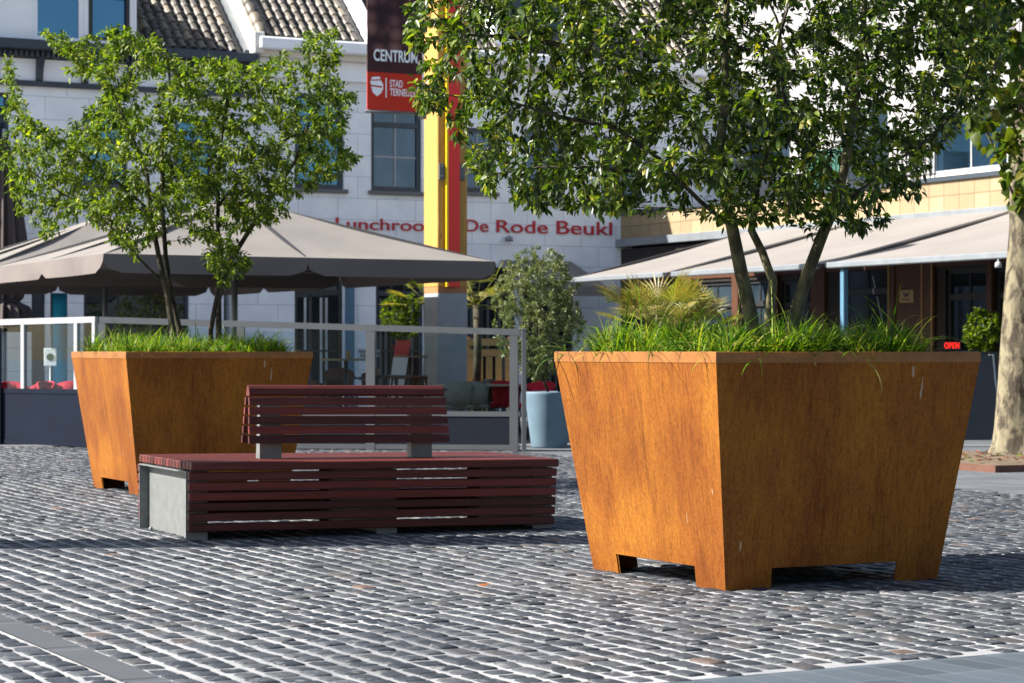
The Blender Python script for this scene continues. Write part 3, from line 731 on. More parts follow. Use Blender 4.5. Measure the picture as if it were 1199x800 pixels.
for k in range(5):
    zt=.905-.0625*k; hw=.026+.0088*(k+1)
    for s in (-1,1):
        y=.38+s*(hw); hw2=hw+.009; y2=.38+s*hw2
        vs=[];t=.026
        for x in (br0-.003*k,br1+.003*k):
            vs+=[(x,y-t/2,zt),(x,y+t/2,zt),(x,y2+t/2,zt-.050),(x,y2-t/2,zt-.050)]
        m.add(vs,[(0,1,2,3),(7,6,5,4),(0,4,5,1),(1,5,6,2),(2,6,7,3),(3,7,4,0)])
m.map(shear).build('backrest',W,bn)
m=MB(); pr=[(.352,.915),(.408,.915),(.416,.93),(.404,.965),(.388,.984),(.380,.987),(.372,.984),(.356,.965),(.344,.93)]
vs=[(x,y,z) for x in (br0+.005,br1-.005) for y,z in pr]; n=len(pr)
m.add(vs,[tuple(range(n)),tuple(range(2*n-1,n-1,-1))]+[(i,i+n,(i+1)%n+n,(i+1)%n) for i in range(n)]); m.map(shear).build('cap_rail',W,bn)
for u0 in (.60,1.665):
    m=MB(); m.box(u0,u0+.008,.34,.42,.5045,.9);m.box(u0+.008,u0+.15,.34,.348,.5045,.9);m.box(u0+.008,u0+.15,.412,.42,.5045,.9); m.map(shear).build('back_post',M['bsteel'],bn)

# ------------------------------------------------------------------ parasols
def parasol(name,label,x,y,a,th,zr,za,group):
    root=thing(name,label,'parasol',(x,y,0),th,group)
    rim=[(-a,-a),(0,-a),(a,-a),(a,0),(a,a),(0,a),(-a,a),(-a,0)]
    m=MB(); K=8
    def surf(s,t,i):
        p=Vector((*rim[i],0));q=Vector((*rim[(i+1)%8],0)); e=p*(1-t)+q*t
        sag=.10*math.sin(math.pi*min(1,s))*math.sin(math.pi*t)
        zc=za+(zr-za)*s-.10*math.sin(math.pi*s)*.6-sag*.6*s
        return (e.x*s,e.y*s,zc)
    for i in range(8):
        vs=[surf(s/K,t/6,i) for s in range(K+1) for t in range(7)]
        m.add(vs,[(s*7+t,(s+1)*7+t,(s+1)*7+t+1,s*7+t+1) for s in range(K) for t in range(6)],0,True)
    m.build('canopy',M['canvas'],root)
    m=MB()
    for i in range(8):
        p=Vector((*rim[i],zr));q=Vector((*rim[(i+1)%8],zr)); d=(q-p).normalized(); out=Vector((d.y,-d.x,0)); vs=[]
        for t in range(13):
            f=t/12; e=p*(1-f)+q*f; ed=min(f,1-f); h=.24-.07*math.exp(-ed*38); 
            ee=p*(1-f)+q*f+d*(.03 if f==0 else (-.03 if f==1 else 0))
            vs+=[e+out*.004,e+out*(.014+.012*math.sin(f*9+i))-Vector((0,0,h*.5)),ee+out*(.02+.02*math.sin(f*7+i*2))-Vector((0,0,h))]
        m.add(vs,[(t*3+k,t*3+k+1,(t+1)*3+k+1,(t+1)*3+k) for t in range(12) for k in range(2)],0,True)
    m.build('valance',M['canvas_v'] if 'canvas_v' in M else M['canvas'],root)
    m=MB(); m.tube([(0,0,0),(0,0,za-.05)],.045,16); m.build('pole',M['greym'],root)
    for i in range(8):
        m=MB(); m.obox((rim[i][0]*.03,rim[i][1]*.03,za-.10),(rim[i][0]*.99,rim[i][1]*.99,zr-.02),.03,.05); m.build('rib',M['dark'],root)
    m=MB(); m.box(-.5,.5,-.5,.5,0,.06,bev=.01); m.build('base',M['dark'],root)
    m=MB(); m.lathe([(.001,za+.09),(.05,za+.07),(.07,za+.01),(.075,za-.04)],16); m.build('finial',M['greym'],root)
    return root
RU=Vector((ru[0],ru[1],0));LV=Vector((lv[0],lv[1],0))
M['canvas_v']=simple('taupe_valance',(.125,.108,.102),.9,0,.15,.09,1.2,.3,1.6,.05)
a=2.72; c=Vector((-5.08,28.75,0))+(RU+LV)*a
parasol('parasol','wide open taupe parasol over the terrace, right in front of the timber mast',c.x,c.y,a,TH,2.42,3.40,'open taupe parasols')
c2=c+LV*5.62-RU*.15
parasol('parasol','farther open taupe parasol behind the near one at the left edge',c2.x,c2.y,a,TH,2.42,3.42,'open taupe parasols')
c3=c+RU*-5.5+LV*1.5
# closed parasol
YC=41.0; cp=thing('closed_parasol','furled dark taupe parasol tied round its pole at the left edge','parasol',(at(5,YC),YC,0))
m=MB(); n=20; vs=[];fs=[]; prof=[(1.55,.42),(1.75,.50),(2.0,.40),(2.08,.24),(2.15,.30),(2.6,.42),(3.2,.36),(3.9,.27),(4.6,.16),(5.0,.06)]
for zc,rad in prof:
    for k in range(n*2):
        a_=math.pi*k/n; q=rad*(1.0 if k%2 else .78)*(1+.12*math.sin(k*1.7)); vs.append((q*math.cos(a_),q*math.sin(a_),zc))
for i in range(len(prof)-1):
    for k in range(2*n): k2=(k+1)%(2*n); fs.append((i*2*n+k,i*2*n+k2,(i+1)*2*n+k2,(i+1)*2*n+k))
m.add(vs,fs,0,False); m.build('canopy',M['canvas_d'],cp)
m=MB(); m.tube([(0,0,0),(0,0,5.15)],.035,10); m.build('pole',M['whitem'],cp)
m=MB(); m.lathe([(.25,2.06),(.27,2.08),(.25,2.11)],20); m.build('strap',M['dark'],cp)

# ------------------------------------------------------------------ terrace screens
def screen(name,label,p0,p1,zt0,zt1,zmid,posts,frame_m,panel_m,pw=.055,wood_=False):
    p0=Vector((*p0,0));p1=Vector((*p1,0)); d=p1-p0; Ln=d.length; ang=math.atan2(d.y,d.x)
    root=thing(name,label,'glass screen',(p0.x,p0.y,0),ang,'glass screens round the terrace')
    zt=lambda x: zt0+(zt1-zt0)*x/Ln
    m=MB()
    vs=[(0,-.03,zt(0)-.075),(0,.03,zt(0)-.075),(0,.03,zt(0)),(0,-.03,zt(0)),(Ln,-.03,zt(Ln)-.075),(Ln,.03,zt(Ln)-.075),(Ln,.03,zt(Ln)),(Ln,-.03,zt(Ln))]
    m.add(vs,[(3,2,1,0),(4,5,6,7),(0,1,5,4),(1,2,6,5),(2,3,7,6),(3,0,4,7)]); m.build('top_rail',frame_m,root)
    m=MB(); m.box(0,Ln,-.025,.025,zmid-.03,zmid+.03); m.build('middle_rail',frame_m if frame_m is not M['whitem'] else M['navyp'],root)
    m=MB(); m.box(0,Ln,-.025,.025,.02,.08); m.build('bottom_rail',M['greym'] if frame_m is not M['whitem'] else M['navyp'],root)
    for (x,w) in posts:
        m=MB(); m.box(x-w/2,x+w/2,-.028,.028,.0 if frame_m is not M['whitem'] else zmid+.031,zt(x)-.076); m.build('post',frame_m,root)
    xs=[p[0] for p in posts]
    for a_,b_ in zip(xs[:-1],xs[1:]):
        m=MB(); m.box(a_+pw/2,b_-pw/2,-.004,.004,zmid+.031,min(zt(a_),zt(b_))-.08); m.build('pane',M['pane'],root)
        if frame_m is not M['whitem']: m=MB(); m.box(a_+pw/2+.002,b_-pw/2-.002,-.018,.018,.081,zmid-.031); m.build('lower_panel',panel_m,root)
    if frame_m is M['whitem']: m=MB(); m.box(0,Ln,-.018,.018,.081,zmid-.031); m.build('lower_panel',panel_m,root)
    return root
q0=(at(117,28.5),28.5);q1=(at(609,27.75),27.75); Ln=math.hypot(q1[0]-q0[0],q1[1]-q0[1])
xp=lambda px: Ln*(px-117)/(609-117)
screen('glass_screen','long grey framed glass screen with slate lower panels behind the bench',q0,q1,1.63,1.47,.45,[(.03,.09),(xp(285),.09),(xp(437),.11),(xp(602),.10)],M['greym'],M['panel'])
YB=29.7; q0=(at(-60,30.1),30.1);q1=(at(113,28.6),28.6); Ln=math.hypot(q1[0]-q0[0],q1[1]-q0[1]); xp=lambda px: Ln*(px+60)/173
s2=screen('glass_screen','white framed glass screen with navy lower panels at the left edge',q0,q1,1.60,1.635,.70,[(.03,.06),(xp(30),.055),(xp(91),.055),(Ln-.03,.05)],M['whitem'],M['navyp'])
m=MB(); x=xp(3); m.box(x-.05,x+.05,-.06,-.03,0,1.5); m.build('navy_post',M['navyp'],s2)
# end post pair
ep=thing('terrace_post','grey end post of the terrace screen beside the pale blue pot','post',(at(613.5,27.75),27.75,0))
m=MB(); m.box(-.028,.028,-.03,.03,0,1.455,bev=.004); m.build('shaft',M['greym'],ep)
m=MB(); m.box(-.032,.032,-.034,.034,1.456,1.475,bev=.004); m.build('cap',M['greym'],ep)

# side return screen of the terrace seen through the glass
q0=(at(581,31.5),31.5);q1=(at(581,31.5)-lv[0]*0+at(590,34)-at(581,31.5)-.4,36.0)

# ------------------------------------------------------------------ masts
def mast(name,label,x,y,w,zb,top,th,banner=False):
    root=thing(name,label,'mast',(x,y,0),th)
    m=MB(); m.box(0,w,0,w,0,zb,bev=.012); m.build('steel_base',M['light_steel'],root)
    m=MB(); m.box(.004,w-.004,.004,w-.004,zb,zb+.09); m.build('base_collar',simple('collar_wood',(.35,.14,.05),.6),root)
    g0,g1=w*.23,w*.69
    m=MB(); m.box(0,g0,0,w,zb+.09,top,bev=.01); m.build('timber_post',M['timber'],root)
    m=MB(); m.box(g1,w,0,w,zb+.09,top,bev=.01); m.build('timber_post',M['timber'],root)
    m=MB(); m.box(g0+.001,g1-.001,.03,w-.02,zb+.09,top); m.build('red_core',M['red'],root)
    m=MB(); m.box(g0+.002,g0+.034,-.06,.03,zb+.09,top); m.build('yellow_strip',M['yellow'],root)
    m=MB(); m.box(g0+.037,g1-.001,-.055,.03,zb+.09,top); m.build('red_strip',M['red'],root)
    for zc in (3.85,6.6):
        for xa in (g0-.1,g1+.01):
            m=MB(); m.box(xa,xa+.09,-.03,.0,zc-.12,zc+.12,bev=.006)
            for dz in (-.07,.07): m.tube([(xa+.045,-.03,zc+dz),(xa+.045,-.045,zc+dz)],.014,6)
            m.build('bracket',M['greym'],root)
    return root
YM=34.0; w_=.485; mx=at(512.5,YM)
m1=mast('timber_mast','tall mast of pale timber with a red and yellow core rising behind the open parasol',mx,YM,w_,zz(343,YM),8.2,TH)
# banner on the mast
xa=-at(0,1)*0
bk=thing('street_banner','dark brown and red fabric banner reading CENTRUM hung left of the timber mast','banner',(mx,YM,0),TH)
def bx(px): 
    k=(px-599.5)/F; return (k*YM-mx)/(ru[0]-k*ru[1])
b0,b1=bx(429.5),bx(494); Yb=YM+ru[1]*(b0+b1)/2; zb_=lambda py: zz(py,Yb)
zt_=zz(-40,Yb)
by=w_*.35
b0,b1=b0+.16*0,b1
m=MB(); m.box(b0,b1,-.012,.0,zb_(84),zt_); m.build('photo_print',M['bphoto'],bk)
m=MB(); m.box(b0,b1,-.013,-.001,zb_(86),zb_(60)); m.map(lambda x,y,z:(x,y-.003,z)); m.build('title_field',M['bdark'],bk)
m=MB(); m.box(b0,b1,-.012,.0,zb_(130),zb_(84.0)-.002); m.build('red_field',M['bred'],bk)
textmesh('CENTRUM',bx(437),bx(488),zb_(73),zb_(59),-.0165,M['wpaint'],bk,'lettering',.004,.02)
textmesh('STAD',bx(456),bx(471),zb_(102.5),zb_(94),-.013,M['wpaint'],bk,'lettering',.004,.01)
textmesh('TERNEUZEN',bx(456),bx(491),zb_(112.5),zb_(104),-.013,M['wpaint'],bk,'lettering',.004,.01)
m=MB(); m.box(bx(451),bx(452.2),-.016,-.013,zb_(115),zb_(92)); m.build('divider',M['wpaint'],bk)
# crest: stylised ship in a shield
def poly(m,pts,y,mi=0):
    vs=[(bx(px),y,zb_(py)) for px,py in pts]; m.add(vs,[tuple(range(len(vs)-1,-1,-1))],mi)
m=MB()
poly(m,[(434,103),(447,104),(446,110),(441,114),(436,110)],-.0165); poly(m,[(435,92),(444,91),(445,94),(434,95)],-.0165); poly(m,[(433,96.5),(446,95.5),(447,102),(434,101)],-.0165); poly(m,[(446.8,98),(448,99),(448,106),(446.8,108)],-.0165)
m.build('crest',M['wpaint'],bk)
m=MB(); m.tube([(b0-.03,-.006,zb_(132)),(b1+.06,-.006,zb_(132))],.022,8); m.build('bottom_rod',M['greym'],bk)
m=MB(); m.tube([(b0-.03,-.006,zt_+.01),(b1+.06,-.006,zt_+.01)],.022,8); m.build('top_rod',M['greym'],bk)
m=MB(); m.tube([(b1+.01,-.03,zb_(128)),(b1+.01,-.03,zb_(138))],.05,12); m.build('clamp',M['zinc'],bk)
# unseen mast added left of the frame to cast the shadow band
mast('timber_mast','unseen timber mast, added out of view on the left to cast a shadow band over the cobbles',-5.3,13.73,.52,2.6,5.6,TH)

# ------------------------------------------------------------------ facade helpers (white houses)
FO=np.array([-9.306,42.01])
def fs(px):
    k=(px-599.5)/F; return (k*FO[1]-FO[0])/(ru[0]-k*ru[1])
def fY(s,dep=0): return FO[1]+s*ru[1]+dep*lv[1]
def fz(px,py): return zz(py,fY(fs(px)))
def house(name,label): return thing(name,label,'house',(FO[0],FO[1],0),TH)
def wallgrid(m,x0,x1,z0,z1,holes,y0=0,y1=.35):
    xs=sorted({x0,x1,*[h[0] for h in holes],*[h[1] for h in holes]}); zs=sorted({z0,z1,*[h[2] for h in holes],*[h[3] for h in holes]})
    xs=[x for x in xs if x0<=x<=x1]; zs=[z for z in zs if z0<=z<=z1]
    for a_,b_ in zip(xs[:-1],xs[1:]):
        run=None
        for c_,d_ in zip(zs[:-1],zs[1:]):
            mx_,mz=(a_+b_)/2,(c_+d_)/2
            solid=not any(h[0]<mx_<h[1] and h[2]<mz<h[3] for h in holes)
            if solid: run=(run[0],d_) if run else (c_,d_)
            if (not solid) and run: m.box(a_,b_,y0,y1,run[0],run[1]); run=None
        if run: m.box(a_,b_,y0,y1,run[0],run[1])
def window(root,x0,x1,z0,z1,fm,gm,y=.08,fw=.07,bars=(1,1),barm=None,sill=True,trans=None,name='window',curt=0):
    m=MB(); d=.07
    m.box(x0,x1,y,y+d,z0,z0+fw);m.box(x0,x1,y,y+d,z1-fw,z1);m.box(x0,x0+fw,y,y+d,z0+fw,z1-fw);m.box(x1-fw,x1,y,y+d,z0+fw,z1-fw)
    if trans: m.box(x0+fw,x1-fw,y-.01,y+d,trans-.05,trans+.05)
    f=m.build(name,fm,root)
    m=MB(); m.box(x0+fw,x1-fw,y+.04,y+.05,z0+fw,z1-fw); m.build('pane',gm,f)
    if barm and (bars[0]>1 or bars[1]>1):
        m=MB()
        for i in range(1,bars[0]): xx=x0+fw+(x1-x0-2*fw)*i/bars[0]; m.box(xx-.018,xx+.018,y+.02,y+.038,z0+fw,z1-fw)
        for i in range(1,bars[1]): q=z0+fw+((trans-.05 if trans else z1-fw)-z0-fw)*i/bars[1]; m.box(x0+fw,x1-fw,y+.022,y+.036,q-.018,q+.018)
        m.build('glazing_bar',barm,f)
    if sill: m=MB(); m.box(x0-.06,x1+.06,-.08,y-.002,z0-.08,z0-.003,bev=.008); m.build('sill',M['greym'],f)
    return f
def tiles(root,x0,x1,zE,yE,slope,ln,name='roof'):
    m=MB(); pw=.20; ph=.28; cs,sn=math.cos(slope),math.sin(slope)
    nx=int((x1-x0)/pw); nr=int(ln/ph)
    prof=[(0,-.01),(.18,.05),(.4,.075),(.62,.05),(.8,-.02),(1.02,-.012)]
    for j in range(nr):
        for i in range(nx):
            X=x0+i*pw; vs=[]; jit=random.uniform(-.006,.006)
            for (f_,h) in prof:
                for (dd,dh) in ((0,.03),(ph+.05,0)):
                    t=j*ph+dd; hh=h+dh+jit; vs.append((X+f_*pw,yE+t*cs-hh*sn,zE+t*sn+hh*cs))
            for f_,h in prof:
                t=j*ph; vs.append((X+f_*pw,yE+t*cs-(h-.01)*sn,zE+t*sn+(h-.01)*cs))
            n=len(prof)
            m.add(vs,[(2*k,2*k+2,2*k+3,2*k+1) for k in range(n-1)]+[(2*n+k,2*n+k+1,2*k+2,2*k) for k in range(n-1)],0,False)
    o=m.build(name,M['tile'],root)
    m=MB(); t=ln; m.add([(x0,yE,zE-.02),(x1,yE,zE-.02),(x1,yE+t*cs,zE+t*sn-.02),(x0,yE+t*cs,zE+t*sn-.02),(x0,yE+.1,zE-.25),(x1,yE+.1,zE-.25),(x1,yE+t*cs+.1,zE+t*sn-.25),(x0,yE+t*cs+.1,zE+t*sn-.25)],[(0,1,2,3),(7,6,5,4),(0,4,5,1),(1,5,6,2),(2,6,7,3),(3,7,4,0)]); m.build('roof_deck',M['dark'],root)
    return o
# ---- left house
LH=house('house','white house at left with black gutter, brackets and a wide dormer window')
sL,sR=-3.5,fs(296)
z1=fz(120,99.5)
H=[(fs(-40),fs(11),3.9,fz(0,108)),(fs(97),fs(150),4.3,fz(120,133)),(fs(205),fs(250),4.3,fz(220,135)),
   (fs(37),fs(53),.1,2.9),(fs(98),fs(222),.6,3.0),(fs(262),fs(271),.1,2.9)]
m=MB(); wallgrid(m,sL,sR,0,z1,H); m.build('wall',M['white'],LH)
for i in range(3):
    h=H[i]; window(LH,h[0],h[1],h[2],h[3],M['navy'],M['glassw'],bars=(1,1),trans=h[3]-.5)
h=H[3]; 
m=MB(); m.box(h[0],h[1],.06,.14,h[2],h[3]); m.build('door',M['navy'],LH)
h=H[4]; window(LH,h[0],h[1],h[2],h[3],M['navy'],M['glassd'],bars=(3,1),barm=M['navy'])
m=MB(); m.box(sL,sR,-.03,.30,z1+.001,fz(120,74)); m.build('frieze',M['wpaint'],LH)
zg=6.87
m=MB(); m.box(sL,sR,-.10,.3,z1-.10,z1+.0); m.box(sL,sR,-.16,.3,fz(120,73)+.002,fz(120,66)); m.box(sL,sR,-.38,.3,fz(120,66)+.002,zg,bev=.02); m.build('gutter_cornice',M['navy'],LH)
m=MB(); x=sL
while x<sR-.05: m.box(x,x+.05,-.24,-.161,fz(120,72.5),fz(120,66.5)); x+=.10
m.build('dentils',M['navy'],LH)
for px in (-8,45,98,152,206,258):
    m=MB(); x=fs(px); zt=fz(120,73); zbt=z1
    m.add([(x-.06,-.031,zbt),(x+.06,-.031,zbt),(x+.06,-.1,zbt+.02),(x-.06,-.1,zbt+.02),(x-.06,-.031,zt),(x+.06,-.031,zt),(x+.06,-.27,zt),(x-.06,-.27,zt),(x-.06,-.13,zbt+.22),(x+.06,-.13,zbt+.22)],
          [(0,1,2,3),(3,2,9,8),(8,9,6,7),(7,6,5,4),(0,3,8,7,4),(1,5,6,9,2)]); m.build('bracket',M['navy'],LH)
SL=R(42)
tiles(LH,fs(160)+.02,fs(287),zg+.02,-.02,SL,3.6)
m=MB(); a_,b_=fs(285.5),fs(290); cs,sn=math.cos(SL),math.sin(SL)
def slab(m,x0,x1,t0,t1,h0,h1,zE,yE):
    vs=[]
    for x in (x0,x1):
        for t in (t0,t1):
            for h in (h0,h1): vs.append((x,yE+t*cs-h*sn,zE+t*sn+h*cs))
    m.add(vs,[(0,1,3,2),(4,6,7,5),(0,4,5,1),(2,3,7,6),(1,5,7,3),(0,2,6,4)])
slab(m,a_,b_,0,3.8,-.1,.12,zg,0); m.build('verge_flashing',M['zinc'],LH)
m=MB(); slab(m,b_+.01,fs(302),-.1,3.9,-.25,.34,zg,0); m.box(b_+.005,fs(303),-.34,.0,zg+.0,zg+.42,bev=.02); m.build('parapet',M['cream'],LH)
# dormer
dz1=zz(-22,fY(3)); dx0,dx1=-3.4,fs(159); wx0,wx1=fs(38),fs(157)
DH=[(wx0,wx1,zg+.02,dz1-.2)]
m=MB(); wallgrid(m,dx0,dx1,zg+.005,dz1,DH,-.05,.12); m.box(dx1-.12,dx1,.12,3.0,zg,dz1); m.build('dormer',M['wpaint'],LH)
xm=fs(97.5)
window(LH,wx0,xm,zg+.02,dz1-.2,M['wpaint'],M['glassw'],y=-.02,fw=.09,sill=False)
window(LH,xm+.005,wx1,zg+.02,dz1-.2,M['wpaint'],M['glassw'],y=-.02,fw=.09,sill=False)
m=MB(); m.box(xm+.10,wx1-.1,-.035,-.021,zg+.11,zg+.16);m.box(xm+.10,xm+.17,-.035,-.021,zg+.16,dz1-.3);m.box(wx1-.17,wx1-.1,-.035,-.021,zg+.16,dz1-.3);m.box(xm+.17,wx1-.17,-.035,-.021,dz1-.40,dz1-.3); m.build('window_sash',M['dark'],LH)
m=MB(); m.box(dx0-.1,dx1+.15,-.3,3.1,dz1+.003,dz1+.15); m.build('dormer_roof',M['zinc'],LH)
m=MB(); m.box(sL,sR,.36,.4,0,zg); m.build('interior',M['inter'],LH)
m=MB(); m.box(sL-.05,sL,0,7,0,zg); m.box(sL,sR,7,7.2,0,zg+3); m.build('rear_wall',M['white'],LH)

# ---- middle (lunchroom) house
MH=house('lunchroom_house','white lunchroom building with navy windows, tiled roofs and red lettering, left of the brick annexe')
s0,s1=fs(296),16.5
zc=7.2
wins=[(345,403,109,221,0),(434.5,494,128,224,1),(541,580,150,225,1),(613,662,152,229,1),(706,752,160,232,1)]
H=[]
for a_,b_,t_,bt,_ in wins: H.append((fs(a_),fs(b_),fz((a_+b_)/2,bt),fz((a_+b_)/2,t_ if a_>500 else (110 if a_<400 else 118))))
GF=[(345,402,2.9),(440,496,2.95),(547,604,2.9),(612,672,2.9)]
for a_,b_,zt in GF: H.append((fs(a_),fs(b_),.05,zt))
zw=fz(380,91)
m=MB(); wallgrid(m,s0+.001,s1,0,zw,H); m.build('wall',M['white'],MH)
for i in range(5):
    h=H[i]; window(MH,*h,M['navy'],M['glassw'] if i==0 else M['glassm'],y=.06,fw=.09,bars=(2,2),barm=M['whitem'],trans=h[3]-.48)
    f=MB()
    f.box(h[0]-.10,h[1]+.10,-.03,.0-.001,h[3],h[3]+.10); 
for i,(a_,b_,zt) in enumerate(GF):
    h=H[5+i]; f=window(MH,*h,M['navy'] if i!=0 else M['dark'],M['glassd'],y=.06,fw=.08,bars=(3,2),barm=M['dark'],trans=2.35,sill=False,name='shop_window')
    m=MB()
    for k in range(7):
        x=h[0]+.12+(h[1]-h[0]-.24)*k/7
        if (k+i)%3: 
            m.box(x,x+.05,.096,.099,.3,2.25)
    m.build('curtain_strip',M['curtain'] if i==0 else simple('dim_curtain',(.12,.13,.13),.9),f)
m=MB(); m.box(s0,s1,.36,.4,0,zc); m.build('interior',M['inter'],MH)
m=MB(); m.box(s0+.001,s1,-.04,.3,zw+.001,fz(380,72)); m.box(s0+.001,s1,-.12,.3,zw-.06,zw+.0); m.build('frieze',M['wpaint'],MH)
m=MB(); m.box(s0+.001,s1,-.22,.3,fz(380,72)+.002,fz(380,65)); m.build('cornice_molding',M['cream'],MH)
m=MB(); m.box(s0+.001,s1,-.42,.3,fz(380,65)+.002,zc,bev=.03); m.build('cornice',M['wpaint'],MH)
tiles(MH,fs(308),fs(427),zc+.02,-.1,SL,3.8)
m=MB()
for j in range(11):
    t=j*.33; x=fs(306); m.lathe([(.10,-.03),(.135,.0),(.12,.3),(.10,.36)],10,(0,0,0))
    nb_=len(m.v)-40
    for k in range(nb_,len(m.v)):
        X,Y,Z=m.v[k]; m.v[k]=(x+X, -.1+(t+Z)*cs-Y*sn, zc+.05+(t+Z)*sn+Y*cs)
m.build('hip_ridge',M['tile'],MH)
m=MB(); slab(m,fs(426),fs(437),-.1,4.2,-.2,.30,zc,-.05); m.build('party_wall',M['wpaint'],MH)
tiles(MH,fs(437)+.01,fs(437)+8.9,zc+.02,-.1,SL,3.8)
# dormer with two dark casements
dx0,dx1=fs(580),fs(668); dt=zc+1.9
m=MB(); m.box(dx0,dx1,.02,.14,zc+.02,zc+.28); 
m.box(dx0,dx0+.13,.02,.14,zc+.28,dt);m.box(dx1-.13,dx1,.02,.14,zc+.28,dt);m.box(dx0+.13,dx1-.13,.02,.14,dt-.15,dt);m.box(dx0,dx0+.06,.14,2.2,zc+.0,dt);m.box(dx1-.06,dx1,.14,2.2,zc,dt); m.build('dormer',M['wpaint'],MH)
xm=(dx0+dx1)/2
for p,q in ((dx0+.131,xm-.03),(xm+.03,dx1-.131)): window(MH,p,q,zc+.282,dt-.152,M['wpaint'],M['glassd'],y=.05,fw=.06,sill=False)
m=MB(); m.box(xm-.03,xm+.03,.0,.14,zc+.28,dt-.15); m.build('mullion',M['wpaint'],MH)
m=MB(); m.box(dx0-.15,dx1+.15,-.15,2.3,dt+.002,dt+.14); m.build('dormer_roof',M['zinc'],MH)
m=MB(); m.box(s0,s1,7,7.2,0,zc+3); m.build('rear_wall',M['white'],MH)
# lettering
for txt,a_,b_,ya,yb in (('Lunchroom',393,516,270,256.5),('De',544.5,571.5,271.5,257.5),('Rode',581,641,273,258.5),('Beukl',651.5,716,275,259.5)):
    pm=(a_+b_)/2; textmesh(txt,fs(a_),fs(b_),fz(pm,ya),fz(pm,yb),-.001,M['letter'],MH,'sign_lettering',.03,.004)
m=MB(); x=fs(593); m.tube([(x,-.001,fz(593,279)),(x,-.10,fz(593,279))],.03,8); m.lathe([(.001,.06),(.07,.04),(.08,-.05),(.0,-.06)],12,(x,-.12,fz(593,280))); m.build('wall_lamp',M['zinc'],MH)
# lunchroom awning (white canvas at the right end)
m=MB(); xa,xb=fs(585),fs(668); zt=3.05; 
m.add([(xa,-.02,zt),(xb,-.02,zt),(xb,-1.5,zt-.55),(xa,-1.5,zt-.55),(xa,-1.5,zt-.75),(xb,-1.5,zt-.75)],[(0,3,2,1),(3,4,5,2)])
m.build('awning',M['awning'],MH)
# light blue downpipe
m=MB(); x=fs(404); m.box(x,x+.16,-.10,-.002,0,3.1); m.build('pilaster',M['blue'],MH)
m=MB(); x=fs(420); m.box(x,x+.45,-.03,-.002,1.18,1.24);m.box(x+.02,x+.43,-.035,-.03,1.10,1.15); m.build('letterbox',M['zinc'],MH)

# ------------------------------------------------------------------ annexe with awnings on the right
GO=np.array([2.25,47.9]); gth=math.atan2(-lv[1],-lv[0])
def gs(px):
    k=(px-599.5)/F; return (GO[1]*k-GO[0])/(-lv[0]+lv[1]*k)
def gY(x,dep=0): return GO[1]-lv[1]*x+ru[1]*dep
def gz(px,py): return zz(py,gY(gs(px)))
AN=thing('cafe_annexe','single-storey cafe with dark timber shopfront, yellow brick parapet and white upper house','cafe',(GO[0],GO[1],0),gth)
XE=19.0; zt=3.42
H=[]
def gx(a_,b_,z0,z1): H.append((gs(a_),gs(b_),z0,z1))
gx(735,800,.5,2.6);gx(815,858,.5,2.55);gx(868,905,.5,2.55);gx(915,950,.1,2.5);gx(985,1040,.1,2.7);gx(1107,1157,.3,2.55);gx(1165,1230,.3,2.55)
m=MB(); wallgrid(m,.02,XE,0,zt-.1,H,0,.25); m.build('shopfront_wall',simple('dark_timber_wall',(.014,.009,.007),.6,0,.4,.3,4),AN)
for i,h in enumerate(H): window(AN,*h,M['dark'],M['glassd'] if i not in (1,2) else M['glassm'],y=.05,fw=.07,bars=(2 if i not in (3,) else 1,1),barm=M['dark'],sill=False,trans=h[3]-.45,name='shop_window' if i not in (3,4) else 'door')
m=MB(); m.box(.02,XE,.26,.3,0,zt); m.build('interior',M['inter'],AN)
for a_,b_ in ((698,711),(803,812),(859.5,867),(906,913),(952,968),(1044,1050),(1080.5,1096),(1158,1164)):
    m=MB(); m.box(gs(a_),gs(b_),-.06,-.002,0,zt-.3,bev=.008); m.build('timber_pilaster',M['brown_wood'],AN)
m=MB(); m.box(gs(1050)+.01,gs(1080.5)-.01,-.03,-.002,.0,2.95); m.build('timber_panel',M['brown_wood'],AN)
m=MB(); m.box(.05,XE,-.04,-.001,2.62,2.78); m.build('timber_beam',M['brown_wood'],AN)
for px in (1044,1083,1094.5):
    m=MB(); x=gs(px); m.box(x-.012,x+.012,-.075,-.0605 if px!=1083 else -.0605,0,2.9); m.build('trim_strip',M['pale_wood'],AN)
pq=thing('wall_plaque','small gold plaque with a dark emblem on the brown timber panel','plaque',(GO[0]-lv[0]*gs(1064)-ru[0]*.033,GO[1]-lv[1]*gs(1064)-ru[1]*.033,0),gth)
za_,zb2=gz(1064,354.5),gz(1064,339.5); hw=.5*(gs(1072.5)-gs(1056))
m=MB(); m.box(-hw,hw,-.02,-.0,za_,zb2,bev=.015); m.build('board',M['gold'],pq)
m=MB(); zc_=(za_+zb2)/2+.03
m.add([(-.11,-.0215,zc_+.05),(0,-.0215,zc_+.01),(.11,-.0215,zc_+.05),(.05,-.0215,zc_-.03),(0,-.0215,zc_-.05),(-.05,-.0215,zc_-.03)],[(5,4,3,2,1,0)]); m.box(-.12,.12,-.0225,-.021,za_+.04,za_+.06); m.build('emblem',M['dark'],pq)
# parapet, coping
m=MB(); wallgrid(m,.02,XE,zt,4.02,[],0,.25); m.build('brick_parapet',M['ybrick'],AN)
m=MB(); m.box(.02,XE,-.05,.3,4.022,4.10); m.build('coping',M['navy'],AN)
m=MB(); m.box(.02,XE,-.14,.0-.001,zt-.06,zt+.10,bev=.01); m.build('awning_cassette',M['zinc'],AN)
m=MB(); m.box(.25,XE,.25,3.0,3.9,3.95); m.build('flat_roof',M['zinc'],AN)
